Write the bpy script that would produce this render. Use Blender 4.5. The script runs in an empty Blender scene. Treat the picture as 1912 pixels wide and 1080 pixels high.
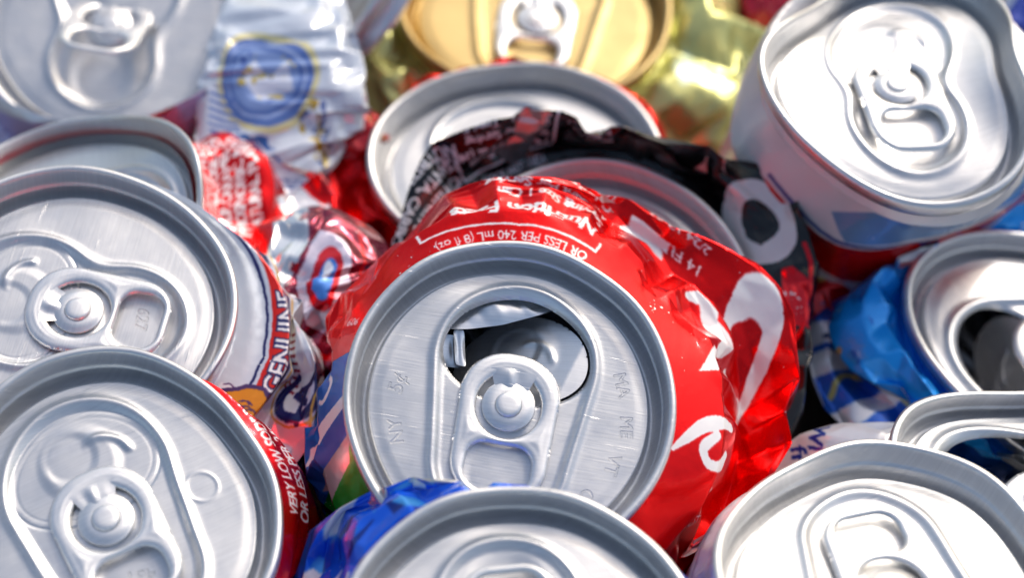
import bpy, math
import numpy as np
from mathutils import Vector, Matrix

# ------------------------------------------------------------------ camera
MM = 0.001
SC = bpy.context.scene
PITCH = math.radians(57)
cam_data = bpy.data.cameras.new('camera')
cam = bpy.data.objects.new('camera', cam_data)
SC.collection.objects.link(cam)
cam.location = (0, -0.15238, 0.29864)
cam.rotation_euler = (math.radians(90) - PITCH, 0, 0)
cam_data.lens = 60
cam_data.sensor_width = 36
cam_data.clip_start = 0.01
cam_data.clip_end = 50
cam_data.dof.use_dof = True
cam_data.dof.focus_distance = 0.281
cam_data.dof.aperture_fstop = 9.0
SC.camera = cam

# ------------------------------------------------------------------ daylight
SUN_ELEV, SUN_AZ = math.radians(40), math.radians(34)      # azimuth from +Y towards +X
world = bpy.data.worlds.new('World')
SC.world = world
world.use_nodes = True
wn = world.node_tree
sky = wn.nodes.new('ShaderNodeTexSky')
sky.sky_type = 'NISHITA'
sky.sun_disc = False
sky.sun_elevation = SUN_ELEV
sky.sun_rotation = SUN_AZ
sky.air_density = 1.2
sky.dust_density = 3.5
sky.ozone_density = 0.3
wn.links.new(sky.outputs[0], wn.nodes['Background'].inputs[0])
wn.nodes['Background'].inputs[1].default_value = 0.15
sd = bpy.data.lights.new('sun', 'SUN')
sd.energy = 1.0
sd.angle = math.radians(7)      # thin haze: soft-edged shadows
sd.color = (1.0, 0.955, 0.88)
sun = bpy.data.objects.new('sun', sd)
SC.collection.objects.link(sun)
dirv = Vector((math.sin(SUN_AZ) * math.cos(SUN_ELEV), math.cos(SUN_AZ) * math.cos(SUN_ELEV), math.sin(SUN_ELEV)))
sun.rotation_euler = dirv.to_track_quat('Z', 'Y').to_euler()
sun.location = dirv * 2
SC.view_settings.view_transform = 'Standard'
SC.view_settings.look = 'None'
SC.view_settings.exposure = 0.2
SC.view_settings.gamma = 1.0
SC.cycles.glossy_bounces = 8

# ------------------------------------------------------------------ data (millimetres)
# lid: centre x, y, z, tilt x, tilt y and how far the rim is bent out of round
LIDS = {
    'red': ([-0.31, -19.5, 40.85, 0.06, -0.17], [-0.021, -0.004, 0.006, 0.005, 0.0, -0.003], 1.0),
    'beer': ([-73.98, 3.42, 33.7, 0.12, -0.07], [0.001, -0.022, 0.011, 0.007, 0.006, -0.004], 1.0),
    'bl': ([-62.09, -39.36, 41.58, 0.08, -0.04], [-0.01, -0.02, 0.02, -0.028, -0.007, -0.006], 1.0),
    'bc': ([1.03, -65.65, 48.1, 0.02, -0.0], [-0.004, -0.003, 0.007, 0.003, 0.0, -0.002], 1.0),
    'br': ([56.66, -51.64, 46.33, 0.12, 0.35], [-0.013, 0.02, -0.046, -0.017, -0.006, 0.02], 1.0),
    'r2': ([91.03, -27.61, 19.98, 0.05, 0.04], [0.008, 0.02, -0.012, 0.108, 0.13, 0.026], 1.0),
    'rm': ([103.08, 11.96, 6.99, 0.02, 0.01], [0.049, -0.049, -0.002, 0.068, 0.043, -0.027], 1.027),
    'tr': ([71.78, 53.24, 34.78, -0.01, 0.08], [-0.131, 0.047, -0.108, -0.038, 0.165, 0.002], 1.0),
    'gold': ([5.63, 102.58, -1.49, 0.02, 0.04], [0.049, -0.008, -0.024, 0.009, 0.006, 0.013], 1.065),
    'back': ([1.51, 52.24, 8.28, 0.01, 0.02], [0.06, -0.028, -0.019, 0.006, 0.006, 0.012], 1.037),
    'black': ([16.47, 19.4, 16.78, 0.04, 0.01], [0.008, -0.009, 0.007, -0.013, -0.002, -0.004], 1.008),
    'tl': ([-82.11, 83.09, 16.13, 0.1, -0.24], [0.0, 0.003, -0.004, 0.01, 0.005, 0.005], 1.016),
    'l2': ([-80.42, 26.09, 23.8, -0.04, 0.01], [-0.124, -0.043, 0.055, 0.055, 0.169, 0.213], 1.0),
    'wh': ([-32.84, 101.92, 12.23, -1.03, 0.12], [0.003, -0.011, -0.001, 0.035, -0.03, -0.057], 0.86),
}
RINGS = {
    'red': [
        [(8, 35.6, 29.0), (23, 37.1, 30.0), (37, 36.7, 30.0), (50, 36.9, 31.0), (64, 37.7, 36.0), (76, 37.2, 39.0), (89, 36.9, 40.0), (102, 37.7, 39.0), (113, 37.7, 38.0), (123, 37.2, 35.0), (133, 36.9, 32.0), (144, 35.6, 30.0), (160, 32.7, 28.0), (175, 32.2, 27.0), (186, 31.0, 27.0), (222, 31.0, 26.0), (240, 30.5, 26.0), (270, 32.0, 24.0), (328, 31.4, 25.0), (340, 33.7, 26.0), (352, 34.6, 28.0)],
        [(2, 37.6, 12.0), (16, 40.4, 14.0), (30, 44.5, 19.0), (37, 43.4, 24.0), (49, 42.9, 27.0), (62, 43.0, 31.0), (73, 43.0, 33.0), (80, 43.1, 36.0), (89, 41.8, 37.0), (100, 42.4, 36.0), (107, 42.3, 33.0), (119, 41.1, 28.0), (129, 39.6, 26.0), (140, 37.8, 24.0), (154, 35.6, 20.0), (174, 32.4, 18.0), (240, 30.0, 16.0), (270, 30.0, 15.0), (339, 31.1, 9.0), (351, 35.2, 10.0)],
        [(2, 45.0, 17.0), (14, 49.2, 20.0), (22, 52.5, 23.0), (30, 54.7, 25.0), (40, 53.6, 28.0), (50, 50.5, 30.0), (64, 48.3, 33.0), (80, 45.7, 36.0), (89, 44.9, 36.0), (96, 44.2, 35.0), (102, 45.3, 32.0), (108, 46.9, 28.0), (150, 32.0, 15.0), (180, 31.5, 12.0), (240, 31.0, 9.0), (270, 33.0, 9.0), (333, 31.8, 10.0), (342, 35.9, 12.0), (352, 40.1, 14.0)],
        [(0, 41.0, -12.0), (60, 40.0, -4.0), (110, 36.0, -4.0), (180, 29.0, -13.0), (270, 30.0, -14.0), (320, 33.0, -14.0)],
    ],
    'beer': [
        [(1, 35.4, 26.0), (13, 34.2, 27.0), (27, 31.5, 28.0), (42, 28.7, 30.0), (90, 29.0, 29.0), (130, 29.0, 29.0), (200, 29.0, 28.0), (270, 29.0, 24.0), (330, 34.9, 24.0), (346, 36.1, 25.0)],
        [(5, 34.9, 20.0), (17, 34.3, 22.0), (31, 32.3, 24.0), (46, 30.0, 26.0), (90, 30.0, 24.0), (130, 30.0, 22.0), (200, 30.0, 20.0), (270, 30.0, 18.0), (336, 33.7, 17.0), (349, 34.7, 19.0)],
        [(17, 36.1, 20.0), (31, 33.4, 21.0), (49, 31.1, 22.0), (90, 31.0, 16.0), (130, 31.0, 12.0), (200, 31.0, 10.0), (270, 31.0, 10.0), (328, 41.8, 13.0), (338, 43.1, 18.0), (345, 42.0, 21.0), (359, 38.7, 21.0)],
        [(0, 38.0, -14.0), (90, 29.0, -14.0), (180, 30.0, -14.0), (270, 30.0, -14.0)],
    ],
    'bl': [
        [(2, 27.4, 30.0), (16, 28.1, 31.0), (30, 28.3, 32.0), (45, 28.1, 34.0), (60, 28.5, 36.0), (90, 28.5, 37.0), (180, 29.0, 34.0), (230, 29.0, 32.0), (290, 30.0, 30.0)],
        [(3, 30.2, 18.0), (13, 31.4, 19.0), (23, 31.3, 20.0), (36, 31.2, 22.0), (45, 30.1, 24.0), (90, 30.0, 22.0), (130, 30.0, 20.0), (200, 31.0, 18.0), (270, 31.0, 18.0), (351, 28.0, 17.0)],
        [(0, 36.0, -13.0), (90, 29.0, -13.0), (180, 30.0, -13.0), (270, 30.0, -13.0)],
    ],
    'bc': [
        [(0, 29.0, 40.0), (90, 28.0, 45.0), (112, 27.7, 46.0), (122, 29.7, 44.0), (136, 31.5, 41.0), (147, 30.5, 38.0), (200, 31.0, 36.0), (270, 30.0, 36.0)],
        [(0, 29.0, 32.0), (90, 27.0, 42.0), (111, 30.5, 42.0), (124, 34.7, 39.0), (132, 37.2, 34.0), (142, 36.9, 30.0), (200, 33.0, 30.0), (270, 31.0, 28.0)],
        [(0, 30.0, 18.0), (60, 27.0, 26.0), (90, 25.0, 33.0), (110, 31.8, 41.0), (122, 35.9, 40.0), (133, 40.3, 33.0), (139, 42.8, 28.0), (146, 41.6, 25.0), (154, 40.3, 20.0), (225, 36.0, 17.0), (270, 32.0, 18.0)],
        [(0, 28.0, -12.0), (90, 27.0, -2.0), (150, 32.0, -8.0), (210, 33.0, -13.0), (270, 30.0, -13.0)],
    ],
    'br': [
        [(0, 29.0, 26.0), (90, 28.5, 24.0), (180, 29.5, 26.0), (270, 29.0, 32.0)],
        [(0, 31.0, 12.0), (90, 30.0, 12.0), (180, 31.0, 12.0), (270, 31.0, 14.0)],
        [(0, 29.0, -16.0), (90, 29.0, -16.0), (180, 29.0, -16.0), (270, 29.0, -16.0)],
    ],
    'r2': [
        [(0, 28.0, 8.2), (90, 27.0, 6.8), (120, 27.0, 6.8), (140, 27.5, 11.1), (149, 30.7, 16.2), (154, 33.8, 14.7), (160, 33.6, 14.0), (200, 30.0, 14.0), (270, 30.0, 14.7)],
        [(0, 30.0, -0.4), (90, 28.0, -3.3), (125, 28.5, -0.4), (147, 35.7, 10.4), (155, 43.6, 9.0), (159, 46.9, 6.8), (166, 48.5, 3.9), (215, 46.0, 1.0), (270, 31.0, 2.5)],
        [(0, 29.0, -17.0), (90, 29.0, -16.2), (140, 38.0, -15.5), (180, 38.0, -16.2), (270, 30.0, -17.0)],
    ],
    'rm': [
        [(0, 29.0, 7.1), (90, 29.0, 7.8), (130, 29.0, 8.4), (148, 32.4, 8.4), (160, 33.1, 7.8), (174, 32.1, 7.1), (189, 30.3, 7.1), (204, 28.6, 7.1), (230, 29.0, 6.5), (270, 29.0, 6.5)],
        [(0, 30.0, 4.0), (90, 30.0, 5.3), (142, 31.6, 6.5), (160, 38.3, 5.3), (173, 44.1, 4.7), (183, 41.1, 4.0), (199, 34.0, 4.0), (220, 28.0, 4.0), (270, 22.0, 2.8)],
        [(0, 30.0, 0.3), (90, 30.0, 1.6), (143, 32.2, 1.6), (159, 35.0, 0.3), (172, 37.7, -0.9), (183, 37.2, -0.9), (198, 30.6, -0.3), (220, 26.0, 0.3), (270, 17.0, -0.3)],
        [(0, 30.0, -3.4), (90, 31.0, -2.8), (144, 33.4, -2.8), (160, 41.8, -2.2), (173, 47.4, -0.9), (184, 46.5, -0.9), (196, 44.3, -1.5), (205, 39.1, -2.2), (220, 24.0, -3.4), (270, 14.0, -4.0)],
        [(0, 30.0, -18.3), (90, 30.0, -18.3), (180, 40.0, -18.3), (270, 12.0, -18.3)],
    ],
    'tr': [
        [(0, 30.0, 28.0), (60, 29.0, 31.0), (100, 29.0, 31.0), (163, 25.5, 31.0), (180, 24.4, 30.0), (203, 23.0, 29.0), (228, 23.5, 28.0), (253, 26.0, 27.0), (271, 29.2, 27.0), (289, 30.6, 27.0), (310, 29.8, 27.0)],
        [(0, 34.0, 15.0), (60, 32.0, 18.0), (100, 31.0, 24.0), (156, 27.6, 26.0), (175, 28.9, 22.0), (188, 30.9, 18.0), (208, 28.1, 16.0), (231, 27.2, 15.0), (247, 27.7, 15.0), (276, 24.9, 15.0), (300, 24.5, 14.0), (327, 28.8, 14.0)],
        [(0, 35.0, 8.0), (60, 32.0, 9.0), (100, 31.0, 14.0), (142, 29.3, 15.0), (166, 27.7, 12.0), (185, 27.9, 10.0), (206, 25.1, 9.0), (231, 25.1, 9.0), (249, 26.3, 8.0), (278, 22.9, 8.0), (307, 22.1, 6.0), (334, 27.3, 6.0)],
        [(0, 29.0, -16.0), (90, 30.0, -16.0), (180, 33.0, -16.0), (270, 28.0, -16.0)],
    ],
    'gold': [
        [(30, 30.0, -4.8), (90, 29.0, -4.5), (160, 29.0, -4.5), (190, 31.9, -4.5), (203, 32.7, -4.8), (221, 30.9, -5.2), (270, 27.5, -6.8), (315, 31.3, -5.5), (335, 32.6, -5.5), (355, 33.7, -5.5)],
        [(5, 47.4, -8.1), (30, 38.0, -7.5), (90, 31.0, -7.5), (160, 31.0, -7.5), (198, 38.5, -7.5), (209, 41.7, -8.8), (221, 42.9, -10.1), (270, 29.0, -11.4), (313, 39.3, -10.8), (329, 43.6, -9.8), (348, 45.6, -8.8)],
        [(30, 40.0, -17.4), (90, 31.0, -18.0), (150, 32.0, -18.0), (217, 45.3, -18.7), (270, 29.0, -19.7), (307, 47.7, -19.7), (322, 52.9, -19.4), (339, 51.8, -18.7), (357, 50.2, -17.4)],
    ],
    'back': [
        [(0, 29.0, 4.4), (45, 28.5, 5.0), (90, 28.0, 5.6), (120, 28.5, 5.0), (162, 33.0, 3.8), (181, 31.5, 3.2), (194, 29.5, 2.6), (207, 26.7, 2.6), (225, 29.0, 1.4), (270, 29.0, 1.4)],
        [(0, 32.0, 0.2), (45, 30.0, 0.8), (90, 29.0, 2.6), (120, 30.0, 2.0), (159, 32.9, 1.4), (172, 36.2, 0.2), (179, 39.2, -0.4), (186, 39.9, -1.0), (195, 38.1, -1.6), (208, 34.6, -2.2), (215, 28.4, -1.6), (240, 32.0, -4.0), (270, 31.0, -4.0)],
        [(0, 31.0, -18.4), (90, 29.0, -17.2), (180, 33.0, -18.4), (270, 30.0, -18.4)],
    ],
    'black': [
        [(0, 29.5, 12.0), (17, 29.9, 13.0), (44, 30.1, 13.0), (70, 32.1, 13.0), (93, 32.8, 13.0), (120, 33.6, 12.0), (133, 32.9, 12.0), (180, 28.5, 13.0), (220, 29.0, 11.0), (270, 29.0, 11.0), (320, 30.0, 11.0)],
        [(15, 34.9, 15.0), (29, 35.7, 17.0), (45, 31.3, 19.0), (63, 28.9, 20.0), (92, 28.6, 20.0), (101, 31.1, 22.0), (119, 33.5, 21.0), (132, 35.5, 19.0), (141, 36.4, 17.0), (155, 35.5, 15.0), (162, 33.7, 13.0), (220, 33.0, 9.0), (270, 30.0, 6.0), (300, 31.0, 6.0), (343, 34.8, 10.0), (359, 34.7, 13.0)],
        [(4, 39.7, 15.0), (16, 39.3, 17.0), (32, 41.3, 19.0), (46, 31.8, 22.0), (63, 28.4, 23.0), (92, 27.9, 24.0), (105, 31.0, 26.0), (119, 33.4, 25.0), (134, 37.9, 23.0), (142, 40.7, 20.0), (154, 39.5, 16.0), (166, 39.1, 13.0), (220, 36.0, 6.0), (270, 31.0, 4.0), (322, 42.4, 8.0), (334, 39.2, 10.0), (350, 38.5, 12.0)],
        [(0, 33.0, -14.0), (20, 37.0, -12.0), (60, 42.0, -10.0), (90, 36.0, -11.0), (180, 33.0, -14.0), (270, 30.0, -15.0)],
    ],
    'tl': [
        [(0, 29.0, 14.8), (90, 28.5, 14.0), (180, 29.0, 15.5), (270, 26.5, 15.5)],
        [(0, 31.0, 3.5), (90, 30.0, 3.5), (180, 33.0, 3.5), (270, 27.0, 2.0)],
        [(0, 29.0, -17.5), (90, 29.0, -17.5), (180, 29.0, -17.5), (270, 29.0, -17.5)],
    ],
    'l2': [
        [(22, 25.7, 13.0), (37, 29.5, 14.0), (45, 26.0, 18.0), (45, 33.2, 18.0), (47, 32.7, 21.0), (60, 27.0, 14.0), (90, 28.0, 8.0), (140, 27.0, 6.0), (200, 29.0, 14.0), (270, 29.0, 13.0)],
        [(7, 30.3, 9.0), (15, 34.0, 11.0), (26, 37.1, 13.0), (33, 38.7, 15.0), (42, 37.2, 17.0), (45, 28.0, 12.0), (48, 34.2, 18.0), (60, 28.0, 8.0), (90, 29.0, 2.0), (140, 29.0, 0.0), (200, 31.0, 8.0), (270, 31.0, 8.0)],
        [(3, 32.0, 7.0), (17, 36.6, 8.0), (30, 39.1, 8.0), (40, 39.6, 9.0), (51, 38.1, 10.0), (90, 29.0, -4.0), (180, 31.0, 5.0), (270, 30.0, 5.0)],
        [(6, 42.6, 6.0), (17, 46.8, 7.0), (27, 48.2, 8.0), (32, 43.2, 9.0), (46, 38.9, 9.0), (90, 30.0, 4.0), (180, 31.0, 3.0), (270, 31.0, 3.0), (357, 36.2, 5.0)],
        [(0, 45.0, -17.0), (90, 29.0, -16.5), (180, 30.0, -16.5), (270, 30.0, -16.5)],
    ],
    'wh': [
        [(30, 29.0, 6.8), (90, 28.5, 6.8), (150, 29.0, 6.8), (200, 30.0, 4.4), (226, 20.5, 3.2), (245, 19.2, 4.4), (259, 23.6, 4.4), (279, 19.0, 4.4), (309, 14.2, 5.6)],
        [(30, 31.0, 2.0), (90, 30.0, 1.4), (150, 32.0, 1.4), (209, 28.1, 2.0), (229, 30.7, 2.6), (249, 30.0, 3.2), (265, 27.0, 0.2), (277, 23.2, 0.8), (296, 16.9, 2.0)],
        [(30, 32.0, -4.0), (90, 31.0, -4.0), (150, 35.0, -4.0), (214, 37.1, -1.6), (225, 43.9, -3.4), (240, 47.4, -3.4), (252, 48.1, -3.4), (263, 47.0, -4.0), (266, 40.5, -4.0), (268, 29.7, -3.4), (279, 25.7, -3.4), (296, 18.9, -2.8)],
        [(0, 32.0, -18.4), (90, 31.0, -18.4), (180, 36.0, -18.4), (270, 40.0, -18.4)],
    ],
}
BLOBS = {
    'x8': ([(-48.0, 95.3, 14.0), (-46.4, 79.6, 15.0), (-45.6, 69.2, 14.0), (-45.7, 59.3, 11.0), (-42.4, 51.8, 7.0), (-38.8, 48.7, 4.0)], [11, 14, 16, 17, 14, 9], [2.5, 3, 3, 3, 2.5, 2]),
    'x1': ([(-49.1, 26.2, 9.0), (-41.7, 24.9, 11.0), (-35.5, 22.5, 11.0), (-30.2, 12.0, 9.0), (-26.0, 2.4, 6.0)], [9, 13, 13, 11, 6], [5, 7, 8, 7, 4]),
    'x2': ([(53.9, 26.2, -6.0), (61.5, 29.9, -5.0), (69.4, 33.7, -6.0), (77.7, 37.6, -8.0)], [8, 11, 10, 6], [5, 6, 5, 3]),
    'x3': ([(-34.6, 69.1, 4.0), (-32.0, 62.8, 5.0), (-28.7, 57.5, 3.0)], [4, 5, 5], [3, 4, 3]),
    'x4': ([(50.4, 111.8, -14.0), (59.1, 114.2, -14.0), (66.8, 118.3, -14.0)], [6, 9, 7], [5, 8, 6]),
    'x5': ([(-110.5, 61.0, 2.0), (-103.1, 63.6, 3.0), (-96.5, 62.1, 2.0)], [5, 7, 5], [4, 4, 4]),
    'x6': ([(91.8, 45.4, -8.0), (100.1, 46.0, -6.0), (109.3, 49.3, -6.0)], [7, 10, 7], [4, 6, 5]),
    'x7': ([(110.4, 110.0, -12.0), (116.7, 105.9, -11.0), (124.2, 104.5, -13.0)], [9, 13, 9], [7, 9, 7]),
}

GROUND = 22.0      # height of the working plane of the lid data over the boards, mm

# ------------------------------------------------------------------ object helpers
def tag(o, label=None, cat=None, group=None, kind=None):
    for k, v in (('label', label), ('category', cat), ('group', group), ('kind', kind)):
        if v:
            o[k] = v
    return o

def empty(name, loc):
    o = bpy.data.objects.new(name, None)
    o.empty_display_size = 0.01
    o.location = loc
    SC.collection.objects.link(o)
    return o

def mesh_obj(name, V, F, mat, parent=None, uv=None, smooth=True):
    """V in millimetres in world space; uv is per vertex, or per face corner when it has that many rows"""
    V = (np.asarray(V, float) + [0, 0, GROUND]) * MM
    if parent is not None:
        root = parent
        off = Vector((0, 0, 0))
        while root is not None:
            off += root.location
            root = root.parent
        V = V - np.array(off)
    me = bpy.data.meshes.new(name)
    if isinstance(F, np.ndarray):
        nf, k = F.shape
        me.vertices.add(len(V)); me.vertices.foreach_set('co', V.astype(np.float32).ravel())
        me.loops.add(nf * k); me.loops.foreach_set('vertex_index', F.astype(np.int32).ravel())
        me.polygons.add(nf)
        me.polygons.foreach_set('loop_start', np.arange(0, nf * k, k, dtype=np.int32))
        me.update(calc_edges=True)
    else:
        me.from_pydata(V.tolist(), [], F)
        me.update()
    if uv is not None:
        li = np.empty(len(me.loops), np.int32)
        me.loops.foreach_get('vertex_index', li)
        uvl = me.uv_layers.new(name='UVMap')
        arr = uv if len(uv) == len(li) and len(uv) != len(V) else np.asarray(uv)[li]
        uvl.data.foreach_set('uv', np.asarray(arr, np.float32).ravel())
    if smooth:
        me.polygons.foreach_set('use_smooth', np.ones(len(me.polygons), bool))
    me.validate()
    me.materials.append(mat)
    o = bpy.data.objects.new(name, me)
    SC.collection.objects.link(o)
    if parent is not None:
        o.parent = parent
    return o

def smoothstep(x, a, b):
    t = np.clip((x - a) / (b - a), 0, 1)
    return t * t * (3 - 2 * t)

def periodic_noise(nt, nphi, ct, cp, r):
    """smooth noise on a tube grid, periodic in the second axis"""
    g = r.randn(ct + 3, cp)
    ti = np.linspace(0, ct, nt)
    pi = np.arange(nphi) / nphi * cp
    def w(x):
        i = np.floor(x).astype(int); f = x - i
        return i, f * f * (3 - 2 * f)
    a, fa = w(ti); b, fb = w(pi)
    g00 = g[a][:, b % cp]; g01 = g[a][:, (b + 1) % cp]; g10 = g[a + 1][:, b % cp]; g11 = g[a + 1][:, (b + 1) % cp]
    fa = fa[:, None]; fb = fb[None]
    return (g00 * (1 - fb) + g01 * fb) * (1 - fa) + (g10 * (1 - fb) + g11 * fb) * fa

# ------------------------------------------------------------------ print on the cans: drawn here, pixel by pixel
class Art:
    """flat print of a can: x in millimetres round the can (0..207), y in millimetres down from the neck"""
    def __init__(s, w, h, ppm, col, metal):
        s.w, s.h, s.p = w, h, ppm
        s.W, s.H = int(w * ppm), int(h * ppm)
        s.a = np.zeros((s.H, s.W, 4), np.float32)
        s.a[:] = (*col, metal)
    def mask(s, polys):
        """even-odd filled polygons -> (mask, y0, x0)"""
        allp = np.concatenate([np.asarray(q, float) for q in polys]) * s.p
        x0, y0 = np.floor(allp.min(0)).astype(int) - 1
        x1, y1 = np.ceil(allp.max(0)).astype(int) + 1
        x0, y0, x1, y1 = max(x0, 0), max(y0, 0), min(x1, s.W), min(y1, s.H)
        if x1 <= x0 or y1 <= y0:
            return None
        m = np.zeros((y1 - y0, x1 - x0), bool)
        for j in range(y0, y1):
            yc = j + .5
            xs = []
            for q in polys:
                q = np.asarray(q, float) * s.p
                r = np.roll(q, -1, 0)
                c = (q[:, 1] <= yc) != (r[:, 1] <= yc)
                if c.any():
                    xs += list(q[c, 0] + (yc - q[c, 1]) / (r[c, 1] - q[c, 1]) * (r[c, 0] - q[c, 0]))
            xs.sort()
            for k in range(0, len(xs) - 1, 2):
                a = max(int(round(xs[k])) - x0, 0); b = int(round(xs[k + 1])) - x0
                if b > a:
                    m[j - y0, a:b] = True
        return m, y0, x0
    def poly(s, pts, col, metal=.1, holes=()):
        for off in (-s.w, 0, s.w):           # the print runs on round the can
            r = s.mask([np.asarray(q, float) + [off, 0] for q in [pts] + list(holes)])
            if r is not None:
                m, y0, x0 = r
                s.a[y0:y0 + m.shape[0], x0:x0 + m.shape[1]][m] = (*col, metal)
    def rect(s, x0, y0, x1, y1, col, metal=.1):
        s.poly([(x0, y0), (x1, y0), (x1, y1), (x0, y1)], col, metal)
    def ellipse(s, cx, cy, rx, ry, col, metal=.1, inner=0, a0=0, a1=360):
        t = np.radians(np.linspace(a0, a1, 60))
        o = np.stack([cx + rx * np.cos(t), cy + ry * np.sin(t)], 1)
        if inner and a1 - a0 >= 360:
            s.poly(o, col, metal, [np.stack([cx + rx * inner * np.cos(t), cy + ry * inner * np.sin(t)], 1)])
        elif inner:
            i = np.stack([cx + rx * inner * np.cos(t), cy + ry * inner * np.sin(t)], 1)
            s.poly(np.concatenate([o, i[::-1]]), col, metal)
        else:
            s.poly(o, col, metal)
    def stroke(s, pts, w, col, metal=.1, taper=None):
        """brush stroke along a smooth path; w is one width or a width per point"""
        P = catmull(np.asarray(pts, float), 14)
        wv = np.full(len(pts), w, float) if np.isscalar(w) else np.asarray(w, float)
        wi = np.interp(np.linspace(0, 1, len(P)), np.linspace(0, 1, len(wv)), wv)
        for i in range(len(P)):
            for off in (-s.w, 0, s.w):
                s.disc(P[i] + [off, 0], wi[i] / 2, col, metal)
    def disc(s, c, r, col, metal):
        cx, cy, R = c[0] * s.p, c[1] * s.p, r * s.p
        x0, x1 = max(int(cx - R - 1), 0), min(int(cx + R + 2), s.W)
        y0, y1 = max(int(cy - R - 1), 0), min(int(cy + R + 2), s.H)
        if x1 <= x0 or y1 <= y0:
            return
        yy, xx = np.mgrid[y0:y1, x0:x1] + .5
        m = (xx - cx) ** 2 + (yy - cy) ** 2 <= R * R
        s.a[y0:y1, x0:x1][m] = (*col, metal)
    def text(s, body, x, y, *a, **k):
        for off in (-s.w, 0, s.w):
            s.text1(body, x + off, y, *a, **k)
    def patches(s, seed, n, cols, x=(0, 207), y=(0, 90), size=(2, 7), metal=.4):
        r = np.random.RandomState(seed)
        for i in range(n):
            c = np.array([r.uniform(*x), r.uniform(*y)]); z = r.uniform(*size); m = r.randint(3, 7)
            t = np.sort(r.uniform(0, 2 * math.pi, m))
            s.poly(c + np.stack([z * np.cos(t) * r.uniform(.5, 1.6), z * np.sin(t) * r.uniform(.4, 1)], 1), cols[r.randint(len(cols))], metal)
    def text1(s, body, x, y, size, col, rot=0, metal=.1, bold=0, sx=1.0, align='LEFT'):
        """x, y is the baseline start; rot in degrees, anticlockwise on the upright can"""
        T = glyphs(body, align)
        if T is None:
            return
        c, n = math.cos(math.radians(rot)), math.sin(math.radians(rot))
        T = T * size * np.array([sx, 1.0])
        X = x + T[..., 0] * c - T[..., 1] * n
        Y = y - (T[..., 0] * n + T[..., 1] * c)
        Q = np.stack([X, Y], -1) * s.p
        for t in Q:
            x0, y0 = np.floor(t.min(0) - bold * s.p).astype(int); x1, y1 = np.ceil(t.max(0) + bold * s.p).astype(int) + 1
            x0, y0, x1, y1 = max(x0, 0), max(y0, 0), min(x1, s.W), min(y1, s.H)
            if x1 <= x0 or y1 <= y0:
                continue
            yy, xx = np.mgrid[y0:y1, x0:x1] + .5
            d = []
            ar = (t[1, 0] - t[0, 0]) * (t[2, 1] - t[0, 1]) - (t[2, 0] - t[0, 0]) * (t[1, 1] - t[0, 1])
            sg = 1 if ar > 0 else -1
            m = np.ones(xx.shape, bool)
            for k in range(3):
                p, q = t[k], t[(k + 1) % 3]
                e = q - p; L = math.hypot(*e) + 1e-9
                m &= sg * ((e[0] * (yy - p[1]) - e[1] * (xx - p[0])) / L) >= -(.35 + bold * s.p)
            s.a[y0:y1, x0:x1][m] = (*col, metal)
    def image(s, name, blur=1):
        a = s.a
        for _ in range(blur):
            a = (np.roll(a, 1, 1) + 2 * a + np.roll(a, -1, 1)) / 4
            b = a.copy(); b[1:-1] = (a[:-2] + 2 * a[1:-1] + a[2:]) / 4; a = b
        im = bpy.data.images.new(name, s.W, s.H, alpha=True)
        im.alpha_mode = 'CHANNEL_PACKED'
        im.pixels.foreach_set(np.ascontiguousarray(a[::-1]).astype(np.float32).ravel())
        im.update()
        im.pack()
        return im

_gc = {}
def glyphs(body, align='LEFT'):
    if (body, align) in _gc:
        return _gc[(body, align)]
    cu = bpy.data.curves.new('lettering', 'FONT')
    cu.body = body; cu.size = 1.0; cu.resolution_u = 3; cu.align_x = align
    o = bpy.data.objects.new('lettering', cu)
    SC.collection.objects.link(o)
    dg = bpy.context.evaluated_depsgraph_get()
    me = o.evaluated_get(dg).to_mesh()
    me.calc_loop_triangles()
    r = None
    if len(me.loop_triangles):
        v = np.array([tuple(q.co)[:2] for q in me.vertices])
        r = v[np.array([tuple(t.vertices) for t in me.loop_triangles])]
    o.evaluated_get(dg).to_mesh_clear()
    bpy.data.objects.remove(o); bpy.data.curves.remove(cu)
    _gc[(body, align)] = r
    return r

def catmull(P, n):
    P = np.asarray(P, float)
    if len(P) < 3:
        t = np.linspace(0, 1, n * 3)[:, None]
        return P[0] * (1 - t) + P[-1] * t
    Q = np.concatenate([[2 * P[0] - P[1]], P, [2 * P[-1] - P[-2]]])
    out = []
    for i in range(len(P) - 1):
        p0, p1, p2, p3 = Q[i:i + 4]
        m = max(int(n * np.linalg.norm(p2 - p1) / 1.0), 6)
        for t in np.linspace(0, 1, m, endpoint=False):
            out.append(.5 * ((2 * p1) + (-p0 + p2) * t + (2 * p0 - 5 * p1 + 4 * p2 - p3) * t * t + (-p0 + 3 * p1 - 3 * p2 + p3) * t ** 3))
    out.append(P[-1])
    return np.array(out)

# ------------------------------------------------------------------ materials
def new_mat(name):
    m = bpy.data.materials.new(name)
    m.use_nodes = True
    return m, m.node_tree.nodes, m.node_tree.links, m.node_tree.nodes['Principled BSDF']

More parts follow.
